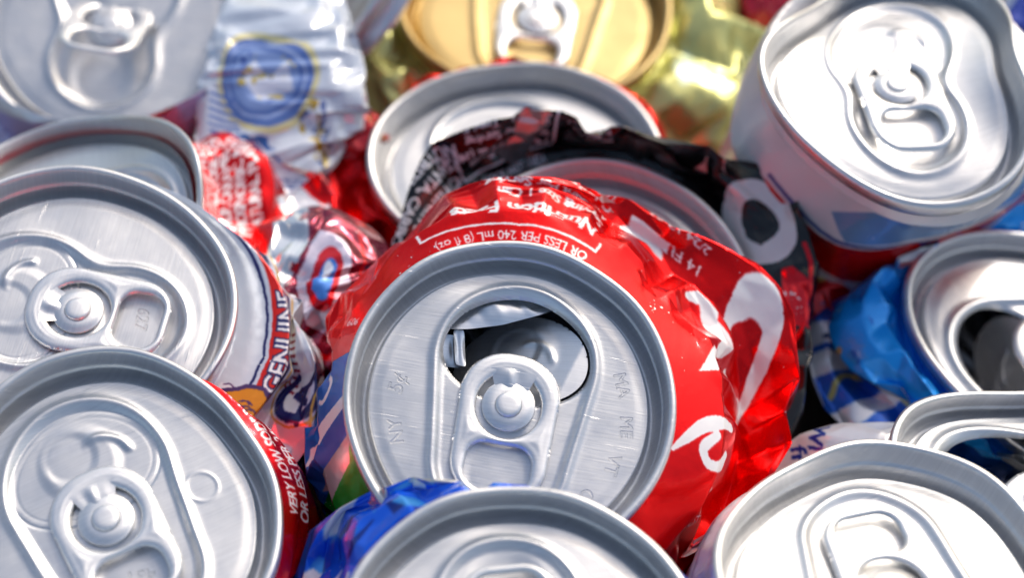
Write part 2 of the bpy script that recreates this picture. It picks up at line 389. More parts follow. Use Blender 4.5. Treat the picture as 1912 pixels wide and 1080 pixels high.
def metal_mat(name, col, rough, brush=True, stamp=None, tint=0.0, aniso=0.0):
    m, N, K, b = new_mat(name)
    b.inputs['Metallic'].default_value = .92
    b.inputs['Base Color'].default_value = (*col, 1)
    b.inputs['Roughness'].default_value = rough
    uv = N.new('ShaderNodeUVMap')
    # rolling lines of the sheet, and smudges
    mp = N.new('ShaderNodeMapping'); mp.inputs['Scale'].default_value = (0.12, 3.2, 1)
    mp.inputs['Rotation'].default_value = (0, 0, 0.35)
    K.new(uv.outputs[0], mp.inputs[0])
    n1 = N.new('ShaderNodeTexNoise'); n1.inputs['Scale'].default_value = 1.0; n1.inputs['Detail'].default_value = 4
    K.new(mp.outputs[0], n1.inputs[0])
    n2 = N.new('ShaderNodeTexNoise'); n2.inputs['Scale'].default_value = 0.16; n2.inputs['Detail'].default_value = 5
    n2.inputs['Roughness'].default_value = 0.65
    K.new(uv.outputs[0], n2.inputs[0])
    r1 = N.new('ShaderNodeMapRange'); r1.inputs[1].default_value = .3; r1.inputs[2].default_value = .7
    r1.inputs[3].default_value = rough - .07; r1.inputs[4].default_value = rough + .09
    K.new(n2.outputs[0], r1.inputs[0])
    K.new(r1.outputs[0], b.inputs['Roughness'])
    bm = N.new('ShaderNodeBump'); bm.inputs['Strength'].default_value = .32 if brush else .12
    bm.inputs['Distance'].default_value = 0.00006
    K.new(n1.outputs[0], bm.inputs['Height'])
    cm = N.new('ShaderNodeMapRange'); cm.inputs[1].default_value = .3; cm.inputs[2].default_value = .7
    cm.inputs[3].default_value = .92; cm.inputs[4].default_value = 1.05
    K.new(n1.outputs[0], cm.inputs[0])
    cx = N.new('ShaderNodeMix'); cx.data_type = 'RGBA'; cx.blend_type = 'MULTIPLY'; cx.inputs[0].default_value = 1
    cx.inputs[6].default_value = (*col, 1); K.new(cm.outputs[0], cx.inputs[7]); K.new(cx.outputs[2], b.inputs['Base Color'])
    # dull spots and specks of dirt
    nd = N.new('ShaderNodeTexNoise'); nd.inputs['Scale'].default_value = .9; nd.inputs['Detail'].default_value = 6; nd.inputs['Roughness'].default_value = .75
    K.new(uv.outputs[0], nd.inputs[0])
    rd = N.new('ShaderNodeMapRange'); rd.inputs[1].default_value = .655; rd.inputs[2].default_value = .76; rd.inputs[4].default_value = .55
    K.new(nd.outputs[0], rd.inputs[0])
    dx = N.new('ShaderNodeMix'); dx.data_type = 'RGBA'; K.new(rd.outputs[0], dx.inputs[0]); K.new(cx.outputs[2], dx.inputs[6]); dx.inputs[7].default_value = (.16, .13, .10, 1)
    K.new(dx.outputs[2], b.inputs['Base Color'])
    # slight unevenness of thin sheet
    n3 = N.new('ShaderNodeTexNoise'); n3.inputs['Scale'].default_value = 0.09; n3.inputs['Detail'].default_value = 2
    K.new(uv.outputs[0], n3.inputs[0])
    bm2 = N.new('ShaderNodeBump'); bm2.inputs['Strength'].default_value = .3; bm2.inputs['Distance'].default_value = 0.0004
    K.new(n3.outputs[0], bm2.inputs['Height']); K.new(bm.outputs[0], bm2.inputs['Normal'])
    last = bm2
    # scratches: thin lines of a stretched, warped noise
    mp4 = N.new('ShaderNodeMapping'); mp4.inputs['Scale'].default_value = (.05, 1.4, 1); mp4.inputs['Rotation'].default_value = (0, 0, -.9)
    K.new(uv.outputs[0], mp4.inputs[0])
    n4 = N.new('ShaderNodeTexNoise'); n4.inputs['Scale'].default_value = 1.6; n4.inputs['Detail'].default_value = 2; n4.inputs['Distortion'].default_value = .3
    K.new(mp4.outputs[0], n4.inputs[0])
    c4 = N.new('ShaderNodeValToRGB')
    c4.color_ramp.elements[0].position = .68; c4.color_ramp.elements[0].color = (1, 1, 1, 1)
    c4.color_ramp.elements[1].position = .74; c4.color_ramp.elements[1].color = (0, 0, 0, 1)
    K.new(n4.outputs[0], c4.inputs[0])
    b4 = N.new('ShaderNodeBump'); b4.inputs['Strength'].default_value = .45; b4.inputs['Distance'].default_value = 0.00005
    K.new(c4.outputs[0], b4.inputs['Height']); K.new(last.outputs[0], b4.inputs['Normal'])
    last = b4
    if stamp is not None:
        tx = N.new('ShaderNodeTexImage'); tx.image = stamp; tx.extension = 'EXTEND'
        mp3 = N.new('ShaderNodeMapping'); mp3.inputs['Scale'].default_value = (1 / 48., 1 / 48., 1); mp3.inputs['Location'].default_value = (.5, .5, 0)
        K.new(uv.outputs[0], mp3.inputs[0]); K.new(mp3.outputs[0], tx.inputs[0])
        b3 = N.new('ShaderNodeBump'); b3.inputs['Strength'].default_value = 1.0; b3.inputs['Distance'].default_value = 0.00022
        K.new(tx.outputs[0], b3.inputs['Height']); K.new(last.outputs[0], b3.inputs['Normal'])
        last = b3
    K.new(last.outputs[0], b.inputs['Normal'])
    return m

def print_mat(name, image, rough=.2, fine=.35, coat=.6):
    """lithographed can wall: ink over metal, glossy lacquer, fine wrinkles and scuffs that show bare metal"""
    m, N, K, b = new_mat(name)
    uv = N.new('ShaderNodeUVMap')
    tx = N.new('ShaderNodeTexImage'); tx.image = image; tx.extension = 'REPEAT'; tx.interpolation = 'Cubic'
    K.new(uv.outputs[0], tx.inputs[0])
    co = N.new('ShaderNodeTexCoord')
    ns = N.new('ShaderNodeTexNoise'); ns.inputs['Scale'].default_value = 1500; ns.inputs['Detail'].default_value = 3
    K.new(co.outputs['Object'], ns.inputs[0])
    nb = N.new('ShaderNodeTexNoise'); nb.inputs['Scale'].default_value = 160; nb.inputs['Detail'].default_value = 3
    K.new(co.outputs['Object'], nb.inputs[0])
    mul = N.new('ShaderNodeMath'); mul.operation = 'MULTIPLY'
    K.new(ns.outputs[0], mul.inputs[0]); K.new(nb.outputs[0], mul.inputs[1])
    rp = N.new('ShaderNodeMapRange'); rp.inputs[1].default_value = .45; rp.inputs[2].default_value = .47
    K.new(mul.outputs[0], rp.inputs[0])
    mx = N.new('ShaderNodeMix'); mx.data_type = 'RGBA'
    K.new(rp.outputs[0], mx.inputs[0]); K.new(tx.outputs[0], mx.inputs[6]); mx.inputs[7].default_value = (.8, .8, .8, 1)
    # the crumpled inside faces show bare metal
    geo = N.new('ShaderNodeNewGeometry')
    m2 = N.new('ShaderNodeMix'); m2.data_type = 'RGBA'
    K.new(geo.outputs['Backfacing'], m2.inputs[0]); K.new(mx.outputs[2], m2.inputs[6]); m2.inputs[7].default_value = (.62, .62, .61, 1)
    m3 = N.new('ShaderNodeMix')
    K.new(geo.outputs['Backfacing'], m3.inputs[0]); K.new(tx.outputs[1], m3.inputs[2]); m3.inputs[3].default_value = 1.0
    m4 = N.new('ShaderNodeMix')
    K.new(geo.outputs['Backfacing'], m4.inputs[0]); m4.inputs[2].default_value = rough; m4.inputs[3].default_value = .38
    K.new(m2.outputs[2], b.inputs['Base Color'])
    K.new(m3.outputs[0], b.inputs['Metallic'])
    K.new(m4.outputs[0], b.inputs['Roughness'])
    b.inputs['Coat Weight'].default_value = coat
    b.inputs['Coat Roughness'].default_value = .06
    b.inputs['Coat IOR'].default_value = 1.5
    bp = N.new('ShaderNodeBump'); bp.inputs['Strength'].default_value = fine; bp.inputs['Distance'].default_value = .0006
    K.new(nb.outputs[0], bp.inputs['Height'])
    bq = N.new('ShaderNodeBump'); bq.inputs['Strength'].default_value = .12; bq.inputs['Distance'].default_value = .00008
    K.new(ns.outputs[0], bq.inputs['Height']); K.new(bp.outputs[0], bq.inputs['Normal'])
    K.new(bq.outputs[0], b.inputs['Normal'])
    return m

# ------------------------------------------------------------------ lids
class Lid:
    """frame of one lid and the way it is bent"""
    def __init__(s, C, harm, turn, scale=1.0):
        s.k = scale
        s.wob = np.random.RandomState(int(abs(C[0] * 10))).randn(7, 3)
        s.C = np.array(C[:3]); n = np.array([C[3], C[4], 1.0]); s.n = n / np.linalg.norm(n)
        s.e1 = np.cross([0, 1, 0], s.n); s.e1 /= np.linalg.norm(s.e1); s.e2 = np.cross(s.n, s.e1)
        s.h = harm; s.turn = math.radians(turn)
    def world(s, P, local=True):
        """P: x, y, z in the lid; local coordinates have the mouth towards +y and the finger ring towards -y"""
        P = np.asarray(P, float)
        x, y, z = P[:, 0], P[:, 1], P[:, 2]
        if local:
            a = s.turn + math.pi / 2
            x, y = x * math.cos(a) - y * math.sin(a), x * math.sin(a) + y * math.cos(a)
        th = np.arctan2(y, x); r = np.hypot(x, y)
        h = s.h; k = (r / 27.0)
        w = smoothstep(r, 0, 27)
        f = 1 + w * (h[0] * np.cos(2 * th) + h[1] * np.sin(2 * th)) + w * (h[2] * np.cos(3 * th) + h[3] * np.sin(3 * th))
        zz = z + 27 * k ** 2 * (h[4] * np.cos(2 * th) + h[5] * np.sin(2 * th))
        for q, (aa, bb, cc) in enumerate(s.wob):      # small unevenness of a handled rim
            f = f + w * .0011 * aa * np.cos((q + 4) * th + bb)
            zz = zz + k ** 3 * .07 * cc * np.cos((q + 3) * th + aa * 3)
        x, y, zz = x * f * s.k, y * f * s.k, zz * s.k
        return s.C + x[:, None] * s.e1 + y[:, None] * s.e2 + zz[:, None] * s.n

RIM = [(25.4, -4.2), (25.7, -3.3), (26.5, -3.1), (26.95, -2.6), (27.05, -1.7), (27.05, -.8), (26.95, -.35), (26.7, -.08), (26.35, 0),
       (26.0, -.08), (25.78, -.35), (25.66, -.9), (25.5, -2.2), (25.3, -3.3), (25.0, -3.9), (24.85, -4.5), (24.6, -5.6), (24.4, -6.4), (24.1, -6.95),
       (23.75, -7.1), (23.45, -6.95), (23.25, -6.4), (23.15, -5.5), (23.0, -4.85), (22.75, -4.62), (22.4, -4.6)]

def sd_circle(x, y, cx, cy, r):
    return np.hypot(x - cx, y - cy) - r

def sd_tapered(x, y, ca, ra, cb, rb):
    """uneven capsule: hull of two circles on the y axis, ca above cb"""
    h = ca - cb
    px = np.abs(x); py = y - cb
    b = (rb - ra) / h; a = math.sqrt(1 - b * b)
    k = -b * px + a * py
    return np.where(k < 0, np.hypot(px, py) - rb, np.where(k > a * h, np.hypot(px, py - h) - ra, a * px + b * py - rb))

def sd_keyhole(x, y):
    d1 = sd_circle(x, y, 0, 8.6, 12.6); d2 = sd_circle(x, y, 0, -8.0, 10.6)
    k = 5.0
    h = np.clip(.5 + .5 * (d2 - d1) / k, 0, 1)
    return d2 * (1 - h) + d1 * h - k * h * (1 - h)

def sd_mouth(x, y, grow=0.0):
    """rounded oval opening"""
    rx, ry = 12.0 + grow, 9.1 + grow
    yy = y - 9.6
    xx = x * (1 + .012 * yy)
    k = np.hypot(xx / rx, yy / ry)
    g = np.hypot(xx / rx ** 2, yy / ry ** 2) + 1e-9
    return k * (k - 1) / g * 1.0

def panel_height(x, y, style):
    bead = sd_keyhole(x, y) if style == 'keyhole' else sd_tapered(x, y, 7.2, 13.2, -9.2, 10.9)
    r = np.hypot(x, y)
    h = -.40 * smoothstep(-bead, 0.3, 1.7)
    h = h + .50 * np.exp(-(bead / .75) ** 2) + .14 * smoothstep(r, 22.4, 20.5)
    m = sd_mouth(x, y)
    h = h - .16 * np.exp(-(m / .16) ** 2) - .05 * np.exp(-((m + 1.1) / .14) ** 2)
    # raised lobe and hook inside the tear panel
    lobe = sd_circle(x, y, 0, 10.5, 6.4)
    hook = np.abs(sd_circle(x, y, 3.2, 8.8, 4.6))
    h = h + .28 * smoothstep(-lobe, -.6, 1.6) - .20 * smoothstep(-sd_circle(x, y, -1.2, 12.0, 4.4), -.3, 1.2)
    h = h + .45 * np.exp(-(hook / .6) ** 2) * smoothstep(y, 8.8, 10.2) * smoothstep(x, 1.0, 3.5)
    # dimple under the finger ring, small coined ring
    h = h - .45 * smoothstep(-sd_circle(x, y * .8, 0, -8.6, 5.4), -1.6, 1.4)
    h = h + .10 * np.exp(-(sd_circle(x, y, 15.6, -1.5, 2.6) / .25) ** 2) * (style == 'coined')
    h = h + .3 * smoothstep(-r, -4.6, -3.3)
    return h

def make_lid(parent, lid, mat, style='capsule', is_open=False, res=1.0):
    nphi = int(384 * res)
    prof = np.array(RIM)
    # finer rim profile
    P = catmull(prof, 5) if res > .7 else prof
    nr = int(104 * res)
    rr = np.linspace(22.4, 0.35, nr)
    th = np.arange(nphi) / nphi * 2 * math.pi
    cs, sn = np.cos(th), np.sin(th)
    Vr = np.stack([P[:, None, 0] * cs, P[:, None, 0] * sn, np.repeat(P[:, 1:2], nphi, 1)], -1)
    X, Y = rr[:, None] * cs, rr[:, None] * sn
    keep = np.ones((nr, nphi), bool)
    if is_open:
        cell = 24.0 / nr
        for _ in range(2):
            d = sd_mouth(X, Y)
            e = .02
            gx = (sd_mouth(X + e, Y) - sd_mouth(X - e, Y)) / (2 * e); gy = (sd_mouth(X, Y + e) - sd_mouth(X, Y - e)) / (2 * e)
            g = np.hypot(gx, gy) + 1e-9
            mv = np.abs(d) < .62 * cell
            X = np.where(mv, X - d * gx / g ** 2, X); Y = np.where(mv, Y - d * gy / g ** 2, Y)
        keep = sd_mouth(X, Y) > -.02
    Z = -4.6 + panel_height(X, Y, style) - panel_height(np.array([22.4]), np.array([0.0]), style)[0] * 0
    if is_open:
        d = sd_mouth(X, Y)
        Z = Z - .35 * np.exp(-(np.maximum(d, 0) / .35) ** 2)
    Vp = np.stack([X, Y, Z], -1)
    G = np.concatenate([Vr, Vp[1:]], 0)
    kp = np.concatenate([np.ones((len(P), nphi), bool), keep[1:]], 0)
    R = len(G)
    idx = np.arange(R * nphi).reshape(R, nphi)
    a = idx[:-1]; b = np.roll(idx, -1, 1)[:-1]; c = np.roll(idx, -1, 1)[1:]; d4 = idx[1:]
    ok = kp[:-1] & np.roll(kp, -1, 1)[:-1] & np.roll(kp, -1, 1)[1:] & kp[1:]
    F = np.stack([a, d4, c, b], -1)[ok]
    V = G.reshape(-1, 3)
    used = np.unique(F)
    remap = np.full(len(V), -1); remap[used] = np.arange(len(used))
    return mesh_obj('lid', lid.world(V[used]), remap[F], mat, parent, uv=V[used][:, :2])

def sdf_sheet(sdf, x0, x1, y0, y1, cell):
    """grid of the inside of a shape, its border snapped on to the outline"""
    xs = np.arange(x0, x1 + cell, cell); ys = np.arange(y0, y1 + cell, cell)
    X, Y = np.meshgrid(xs, ys)
    e = .02
    for _ in range(3):
        d = sdf(X, Y)
        gx = (sdf(X + e, Y) - sdf(X - e, Y)) / (2 * e); gy = (sdf(X, Y + e) - sdf(X, Y - e)) / (2 * e)
        g = gx ** 2 + gy ** 2 + 1e-6
        mv = np.abs(d) < .6 * cell
        X = np.where(mv, X - d * gx / g, X); Y = np.where(mv, Y - d * gy / g, Y)
    kp = sdf(X, Y) < .03
    idx = np.arange(X.size).reshape(X.shape)
    ok = kp[:-1, :-1] & kp[:-1, 1:] & kp[1:, 1:] & kp[1:, :-1]
    F = np.stack([idx[:-1, :-1], idx[:-1, 1:], idx[1:, 1:], idx[1:, :-1]], -1)[ok]
    used = np.unique(F)
    remap = np.full(X.size, -1); remap[used] = np.arange(len(used))
    return X.ravel()[used], Y.ravel()[used], remap[F]

def border_edges(F):
    E = np.concatenate([F[:, [0, 1]], F[:, [1, 2]], F[:, [2, 3]], F[:, [3, 0]]])
    key = E[:, 0].astype(np.int64) * 10 ** 7 + E[:, 1]; rk = E[:, 1].astype(np.int64) * 10 ** 7 + E[:, 0]
    return E[~np.isin(key, rk)]

def sd_tab_outer(x, y):
    # rounded at the nose, squarer at the finger end, a little wider towards the nose
    cy = -3.5; hy = 12.2
    w = 8.0 + .035 * (y - cy)
    qx = np.abs(x); r = np.where(y > cy, 7.7, 5.6)
    dx = qx - (w - r); dy = np.abs(y - cy) - (hy - r)
    return np.hypot(np.maximum(dx, 0), np.maximum(dy, 0)) + np.minimum(np.maximum(dx, dy), 0) - r

def sd_tab_holes(x, y):
    d1 = sd_circle(x, y * .96, 0, -.2, 5.3)
    qx = np.abs(x) - (5.2 - 2.9); qy = np.abs(y + 10.6) - (3.75 - 2.9)
    d2 = np.hypot(np.maximum(qx, 0), np.maximum(qy, 0)) + np.minimum(np.maximum(qx, qy), 0) - 2.9
    return np.minimum(d1, d2)

def make_tab(parent, lid, mat, lift=0.0, cell=.28, skew=0.0, seed=1):
    sdf = lambda x, y: np.maximum(sd_tab_outer(x, y), -sd_tab_holes(x, y))
    X, Y, F = sdf_sheet(sdf, -9, 9, -16, 9.5, cell)
    d = np.clip(-sdf(X, Y), 0, None)
    do = np.clip(-sd_tab_outer(X, Y), 0, None); dh = np.clip(sd_tab_holes(X, Y), 0, None)
    w = 1.15
    roll = np.sqrt(np.clip(1 - (1 - np.clip(d, 0, w) / w) ** 2, 0, 1))
    top = .75 + .6 * roll + .12 * smoothstep(d, .3, 2.0) * smoothstep(d, w, w + 1.0)
    bot = np.full_like(top, .55) - .15 * roll
    n = len(X)
    V = np.concatenate([np.stack([X, Y, top], 1), np.stack([X, Y, bot], 1)])
    E = border_edges(F)
    side = np.stack([E[:, 1], E[:, 0], E[:, 0] + n, E[:, 1] + n], 1)
    Fa = np.concatenate([F, F[:, ::-1] + n, side])
    # web that carries the rivet: flat island, torn free round the ring and creased up to the nose
    V, Fa = [V], [Fa]
    a = np.linspace(0, 2 * math.pi, 49)[:-1]
    base = sum(len(v) for v in V)
    rings = [(4.35, .35), (4.35, .62), (4.2, .74), (3.95, .74), (3.8, .95), (2.35, .97), (2.2, .98)]
    W = np.concatenate([np.stack([r * np.cos(a), r * np.sin(a) - .1, np.full(48, z)], 1) for r, z in rings])
    V.append(W)
    q = np.arange(48); q2 = (q + 1) % 48
    for k in range(len(rings) - 1):
        Fa.append(np.stack([base + k * 48 + q, base + k * 48 + q2, base + (k + 1) * 48 + q2, base + (k + 1) * 48 + q], 1))
    # creased tongue between island and nose
    r_ = np.random.RandomState(seed)
    base = sum(len(v) for v in V)
    nu, nv = 15, 9
    U = np.linspace(-1, 1, nu); T = np.linspace(0, 1, nv)
    pts = []
    for t in T:
        for u in U:
            x = u * (2.5 + 1.3 * t); y = 2.6 + 3.4 * t - .5 * u * u
            z = .85 + .55 * t + .55 * math.exp(-((u + .12) / .22) ** 2) * (1 - t) * t * 3.2 - .25 * abs(u) * (1 - t)
            z += .12 * math.sin(5 * u + seed) * t * (1 - t) * 4
            pts.append((x, y, z))
    V.append(np.array(pts))
    ii = base + np.arange(nu * nv).reshape(nv, nu)
    Fa.append(np.stack([ii[:-1, :-1].ravel(), ii[:-1, 1:].ravel(), ii[1:, 1:].ravel(), ii[1:, :-1].ravel()], 1))
    V = np.concatenate(V); Fa = np.concatenate(Fa)
    # bend up about the rivet hinge
    if lift or skew:
        L = math.radians(lift)
        hinge = 3.0
        y, z = V[:, 1] - hinge, V[:, 2] - .8
        body = np.ones(len(V), bool); body[2 * n:2 * n + 48 * len(rings)] = False
        y2, z2 = y * math.cos(L) - z * math.sin(-L) * 1, -y * math.sin(L) + z * math.cos(L)
        V[:, 1] = np.where(body, y2 + hinge, V[:, 1]); V[:, 2] = np.where(body, z2 + .8, V[:, 2])
    V[:, 2] += -4.6 - .25
    uv = V[:, :2] + 60
    o = mesh_obj('pull_tab', lid.world(V), Fa, mat, parent, uv=uv)
    # rivet button
    prof = [(2.15, .8), (2.12, 1.3), (1.95, 1.5), (1.6, 1.6), (1.0, 1.64), (.3, 1.65)]
    R = np.concatenate([np.stack([r * np.cos(a), r * np.sin(a) - .1, np.full(48, z - 4.85)], 1) for r, z in prof])
    Fr = [tuple(int(v) for v in (k * 48 + i, k * 48 + (i + 1) % 48, (k + 1) * 48 + (i + 1) % 48, (k + 1) * 48 + i)) for k in range(len(prof) - 1) for i in range(48)]
    Fr.append(tuple(int((len(prof) - 1) * 48 + i) for i in range(48)))
    mesh_obj('rivet', lid.world(R), Fr, mat, parent, uv=R[:, :2])
    return o

def make_folded_wall(parent, lid, mat):
    """crumpled inside of the can wall that shows silver through the open mouth"""
    def strip(top, bot, ztop, zbot, nu, nv, seed, curl):
        r = np.random.RandomState(seed)
        tt = np.array(top, float); bb = np.array(bot, float)
        u = np.linspace(0, 1, nu)
        T = np.stack([np.interp(u, np.linspace(0, 1, len(tt)), tt[:, k]) for k in (0, 1)], 1)
        B = np.stack([np.interp(u, np.linspace(0, 1, len(bb)), bb[:, k]) for k in (0, 1)], 1)
        V = []
        g = r.randn(nu) * .35
        for j in range(nv):
            t = j / (nv - 1)
            z = ztop * (1 - t) + zbot * t + .5 * math.sin(t * math.pi) * np.sin(u * 9 + seed) + g * .6 * (1 - abs(2 * t - 1)) - curl * max(t - .8, 0) * 10
            P = T * (1 - t) + B * t
            V.append(np.stack([P[:, 0], P[:, 1], z], 1))
        V = np.concatenate(V)
        i = np.arange(nu * nv).reshape(nv, nu)
        return V, np.stack([i[:-1, :-1].ravel(), i[1:, :-1].ravel(), i[1:, 1:].ravel(), i[:-1, 1:].ravel()], 1)
    parts = [strip([(-14, 17.0), (-9, 20.5), (0, 21.6), (9, 19.4)], [(-14.5, 13.6), (-6.5, 13.8), (-1, 14.8), (4.5, 16.6), (9.5, 18.6)], -6.9, -6.5, 26, 9, 3, .2),
             strip([(-15, 13.2), (-10, 13.4), (-8.2, 13.2)], [(-14, 6.5), (-10, 8.4), (-7.6, 8.2)], -8.4, -9.6, 9, 7, 5, .2),
             strip([(-9.0, 14.0), (-7.2, 14.0)], [(-8.6, 8.4), (-6.8, 8.0)], -7.8, -8.8, 4, 6, 8, 0)]
    V, F, n = [], [], 0
    for v, f in parts:
        V.append(v); F.append(f + n); n += len(v)
    V = np.concatenate(V); F = np.concatenate(F)
    o = mesh_obj('folded_wall', lid.world(V, local=False), F, mat, parent, uv=V[:, :2] + 10)
    md = o.modifiers.new('smooth', 'SUBSURF'); md.levels = md.render_levels = 2
    return o

def make_tear_panel(parent, lid, mat, angle=28, hinge_dir=(.75, -.66), drop=.4):
    """the piece of the lid that was pushed in, hinged on one side of the mouth"""
    X, Y, F = sdf_sheet(lambda x, y: sd_mouth(x, y, -.35), -12, 12, 0, 19.5, .35)
    Z = -4.75 + .28 * smoothstep(-sd_circle(X, Y, 0, 10.5, 6.4), -.6, 1.6) - .5 * smoothstep(-sd_circle(X, Y, -1.2, 12, 4.4), -.3, 1.2)
    hook = np.abs(sd_circle(X, Y, 1.0, 8.8, 4.6))
    Z = Z + .5 * np.exp(-(hook / .5) ** 2) * smoothstep(Y, 8.8, 10.2) * smoothstep(X, -1, 1.5)
    hx, hy = np.array(hinge_dir) / np.hypot(*hinge_dir)
    # distance from the hinge line
    d = (9.2 * hx + (9.6 * 1) * hy + 0) * 0
    s = -((X - 0) * hx + (Y - 9.6) * hy) + 9.0
    ang = math.radians(angle)
    s = np.maximum(s, 0)
    Z = Z - drop - s * math.sin(ang) - .004 * s ** 2
    sh = s * (1 - math.cos(ang))
    X = X + hx * sh; Y = Y + hy * sh
    return mesh_obj('tear_panel', lid.world(np.stack([X, Y, Z], 1)), F, mat, parent, uv=np.stack([X, Y], 1) + 30)

# ------------------------------------------------------------------ crumpled walls
def ring_curve(tab, phi, soft=True):
    """(r, z) of a ring at the angles phi (degrees)"""
    t = sorted(tab)
    a = np.array([q[0] for q in t], float); r = np.array([q[1] for q in t], float); z = np.array([q[2] for q in t], float)
    A = np.concatenate([a - 360, a, a + 360])
    R = np.interp(phi, A, np.tile(r, 3)); Z = np.interp(phi, A, np.tile(z, 3))
    n = len(phi)
    k = max(int(n * 2.2 / 360), 1)
    ker = np.hanning(2 * k + 3); ker /= ker.sum()
    def sm(v):
        w = np.concatenate([v[-2 * k - 3:], v, v[:2 * k + 3]])
        return np.convolve(w, ker, 'same')[2 * k + 3:-(2 * k + 3)]
    return sm(R), sm(Z)

def relax(X, T, pin, stretch, iters=120, attract=.02, bend=.12, exmap=None, cyclic=True):
    """sheet that keeps its length while it is held in too small a space: it buckles into folds"""
    nt, nphi = X.shape[:2]
    def pairs():
        out = []
        J = np.arange(nphi)
        def add(i0, j0, i1, j1):
            out.append((i0.ravel(), j0.ravel() % nphi, i1.ravel(), j1.ravel() % nphi))
        for off in (0, 1):
            I, Jm = np.meshgrid(np.arange(nt), np.arange(off, nphi, 2), indexing='ij'); add(I, Jm, I, Jm + 1)
            I, Jm = np.meshgrid(np.arange(off, nt - 1, 2), J, indexing='ij'); add(I, Jm, I + 1, Jm)
            I, Jm = np.meshgrid(np.arange(off, nt - 1, 2), J, indexing='ij'); add(I, Jm, I + 1, Jm + 1)
            I, Jm = np.meshgrid(np.arange(off, nt - 1, 2), J, indexing='ij'); add(I, Jm + 1, I + 1, Jm)
        return out
    S = pairs()
    rest = []
    for (a, b, c, d) in S:
        L = np.linalg.norm(T[a, b] - T[c, d], axis=1)
        e = (stretch[a, b] + stretch[c, d]) / 2
        rest.append(L * (1 + e))
    k = 2
    for it in range(iters):
        for (a, b, c, d), L in zip(S, rest):
            D = X[c, d] - X[a, b]
            l = np.linalg.norm(D, axis=1) + 1e-9
            cor = D * (.45 * (l - L) / l)[:, None]
            X[a, b] += cor * (1 - pin[a, b])[:, None]
            X[c, d] -= cor * (1 - pin[c, d])[:, None]
        # bending
        m = (np.roll(X, 1, 1) + np.roll(X, -1, 1)) / 2
        X += (m - X) * (bend * (1 - pin))[..., None]
        m = X.copy(); m[1:-1] = (X[2:] + X[:-2]) / 2
        X += (m - X) * (bend * (1 - pin))[..., None]
        X += (T - X) * (attract * (1 - pin) + pin)[..., None]
    return X

def finish_wall(X, uvx, arc, art_w, art_h, mat, parent, name='body', subdiv=2, crease=.92):
    nt, nphi = X.shape[:2]
    # seam column for the print
    Xc = np.concatenate([X, X[:, :1]], 1)
    U = np.concatenate([uvx, [1.0]])
    V = arc
    Vc = np.concatenate([V, V[:, :1]], 1)
    idx = np.arange(nt * nphi).reshape(nt, nphi)
    a = idx[:-1].ravel(); b = np.roll(idx, -1, 1)[:-1].ravel(); c = np.roll(idx, -1, 1)[1:].ravel(); d = idx[1:].ravel()
    u0 = np.repeat(U[None, :-1], nt - 1, 0); u1 = np.repeat(U[None, 1:], nt - 1, 0)
    ua = np.stack([u0, 1 - Vc[:-1, :-1] / art_h], -1).reshape(-1, 2); ud = np.stack([u0, 1 - Vc[1:, :-1] / art_h], -1).reshape(-1, 2)
    uc = np.stack([u1, 1 - Vc[1:, 1:] / art_h], -1).reshape(-1, 2); ub = np.stack([u1, 1 - Vc[:-1, 1:] / art_h], -1).reshape(-1, 2)
    P = X.reshape(-1, 3)
    # every cell breaks along its shorter diagonal, as a crushed sheet does
    ac = np.linalg.norm(P[a] - P[c], axis=1) <= np.linalg.norm(P[b] - P[d], axis=1)
    w_ = ac[:, None]; w3 = ac[:, None, None]
    F = np.concatenate([np.where(w_, np.stack([a, d, c], 1), np.stack([a, d, b], 1)), np.where(w_, np.stack([a, c, b], 1), np.stack([d, c, b], 1))])
    luv = np.concatenate([np.where(w3, np.stack([ua, ud, uc], 1), np.stack([ua, ud, ub], 1)), np.where(w3, np.stack([ua, uc, ub], 1), np.stack([ud, uc, ub], 1))]).reshape(-1, 2)
    o = mesh_obj(name, P, F, mat, parent, uv=luv)
    # sharp folds stay sharp when the sheet is smoothed
    Nf = np.cross(P[F[:, 1]] - P[F[:, 0]], P[F[:, 2]] - P[F[:, 0]]); Nf /= np.linalg.norm(Nf, axis=1, keepdims=True) + 1e-9
    E = np.concatenate([F[:, [0, 1]], F[:, [1, 2]], F[:, [2, 0]]]); fi = np.tile(np.arange(len(F)), 3)
    E = np.sort(E, 1); key = E[:, 0].astype(np.int64) * 10 ** 6 + E[:, 1]
    od = np.argsort(key, kind='stable'); ks = key[od]; fs = fi[od]
    same = ks[:-1] == ks[1:]
    kk = ks[:-1][same]; an = np.degrees(np.arccos(np.clip((Nf[fs[:-1][same]] * Nf[fs[1:][same]]).sum(1), -1, 1)))
    me = o.data
    ev = np.empty(len(me.edges) * 2, np.int32); me.edges.foreach_get('vertices', ev); ev = np.sort(ev.reshape(-1, 2), 1)
    ek = ev[:, 0].astype(np.int64) * 10 ** 6 + ev[:, 1]
    pos = np.clip(np.searchsorted(kk, ek), 0, len(kk) - 1)
    cr = np.where(kk[pos] == ek, an[pos], 0)
    cr = smoothstep(cr, 8, 28) * crease
    at = me.attributes.new('crease_edge', 'FLOAT', 'EDGE')
    at.data.foreach_set('value', cr.astype(np.float32))
    if subdiv:
        md = o.modifiers.new('smooth', 'SUBSURF'); md.levels = subdiv; md.render_levels = subdiv
        md.uv_smooth = 'NONE'
    return o

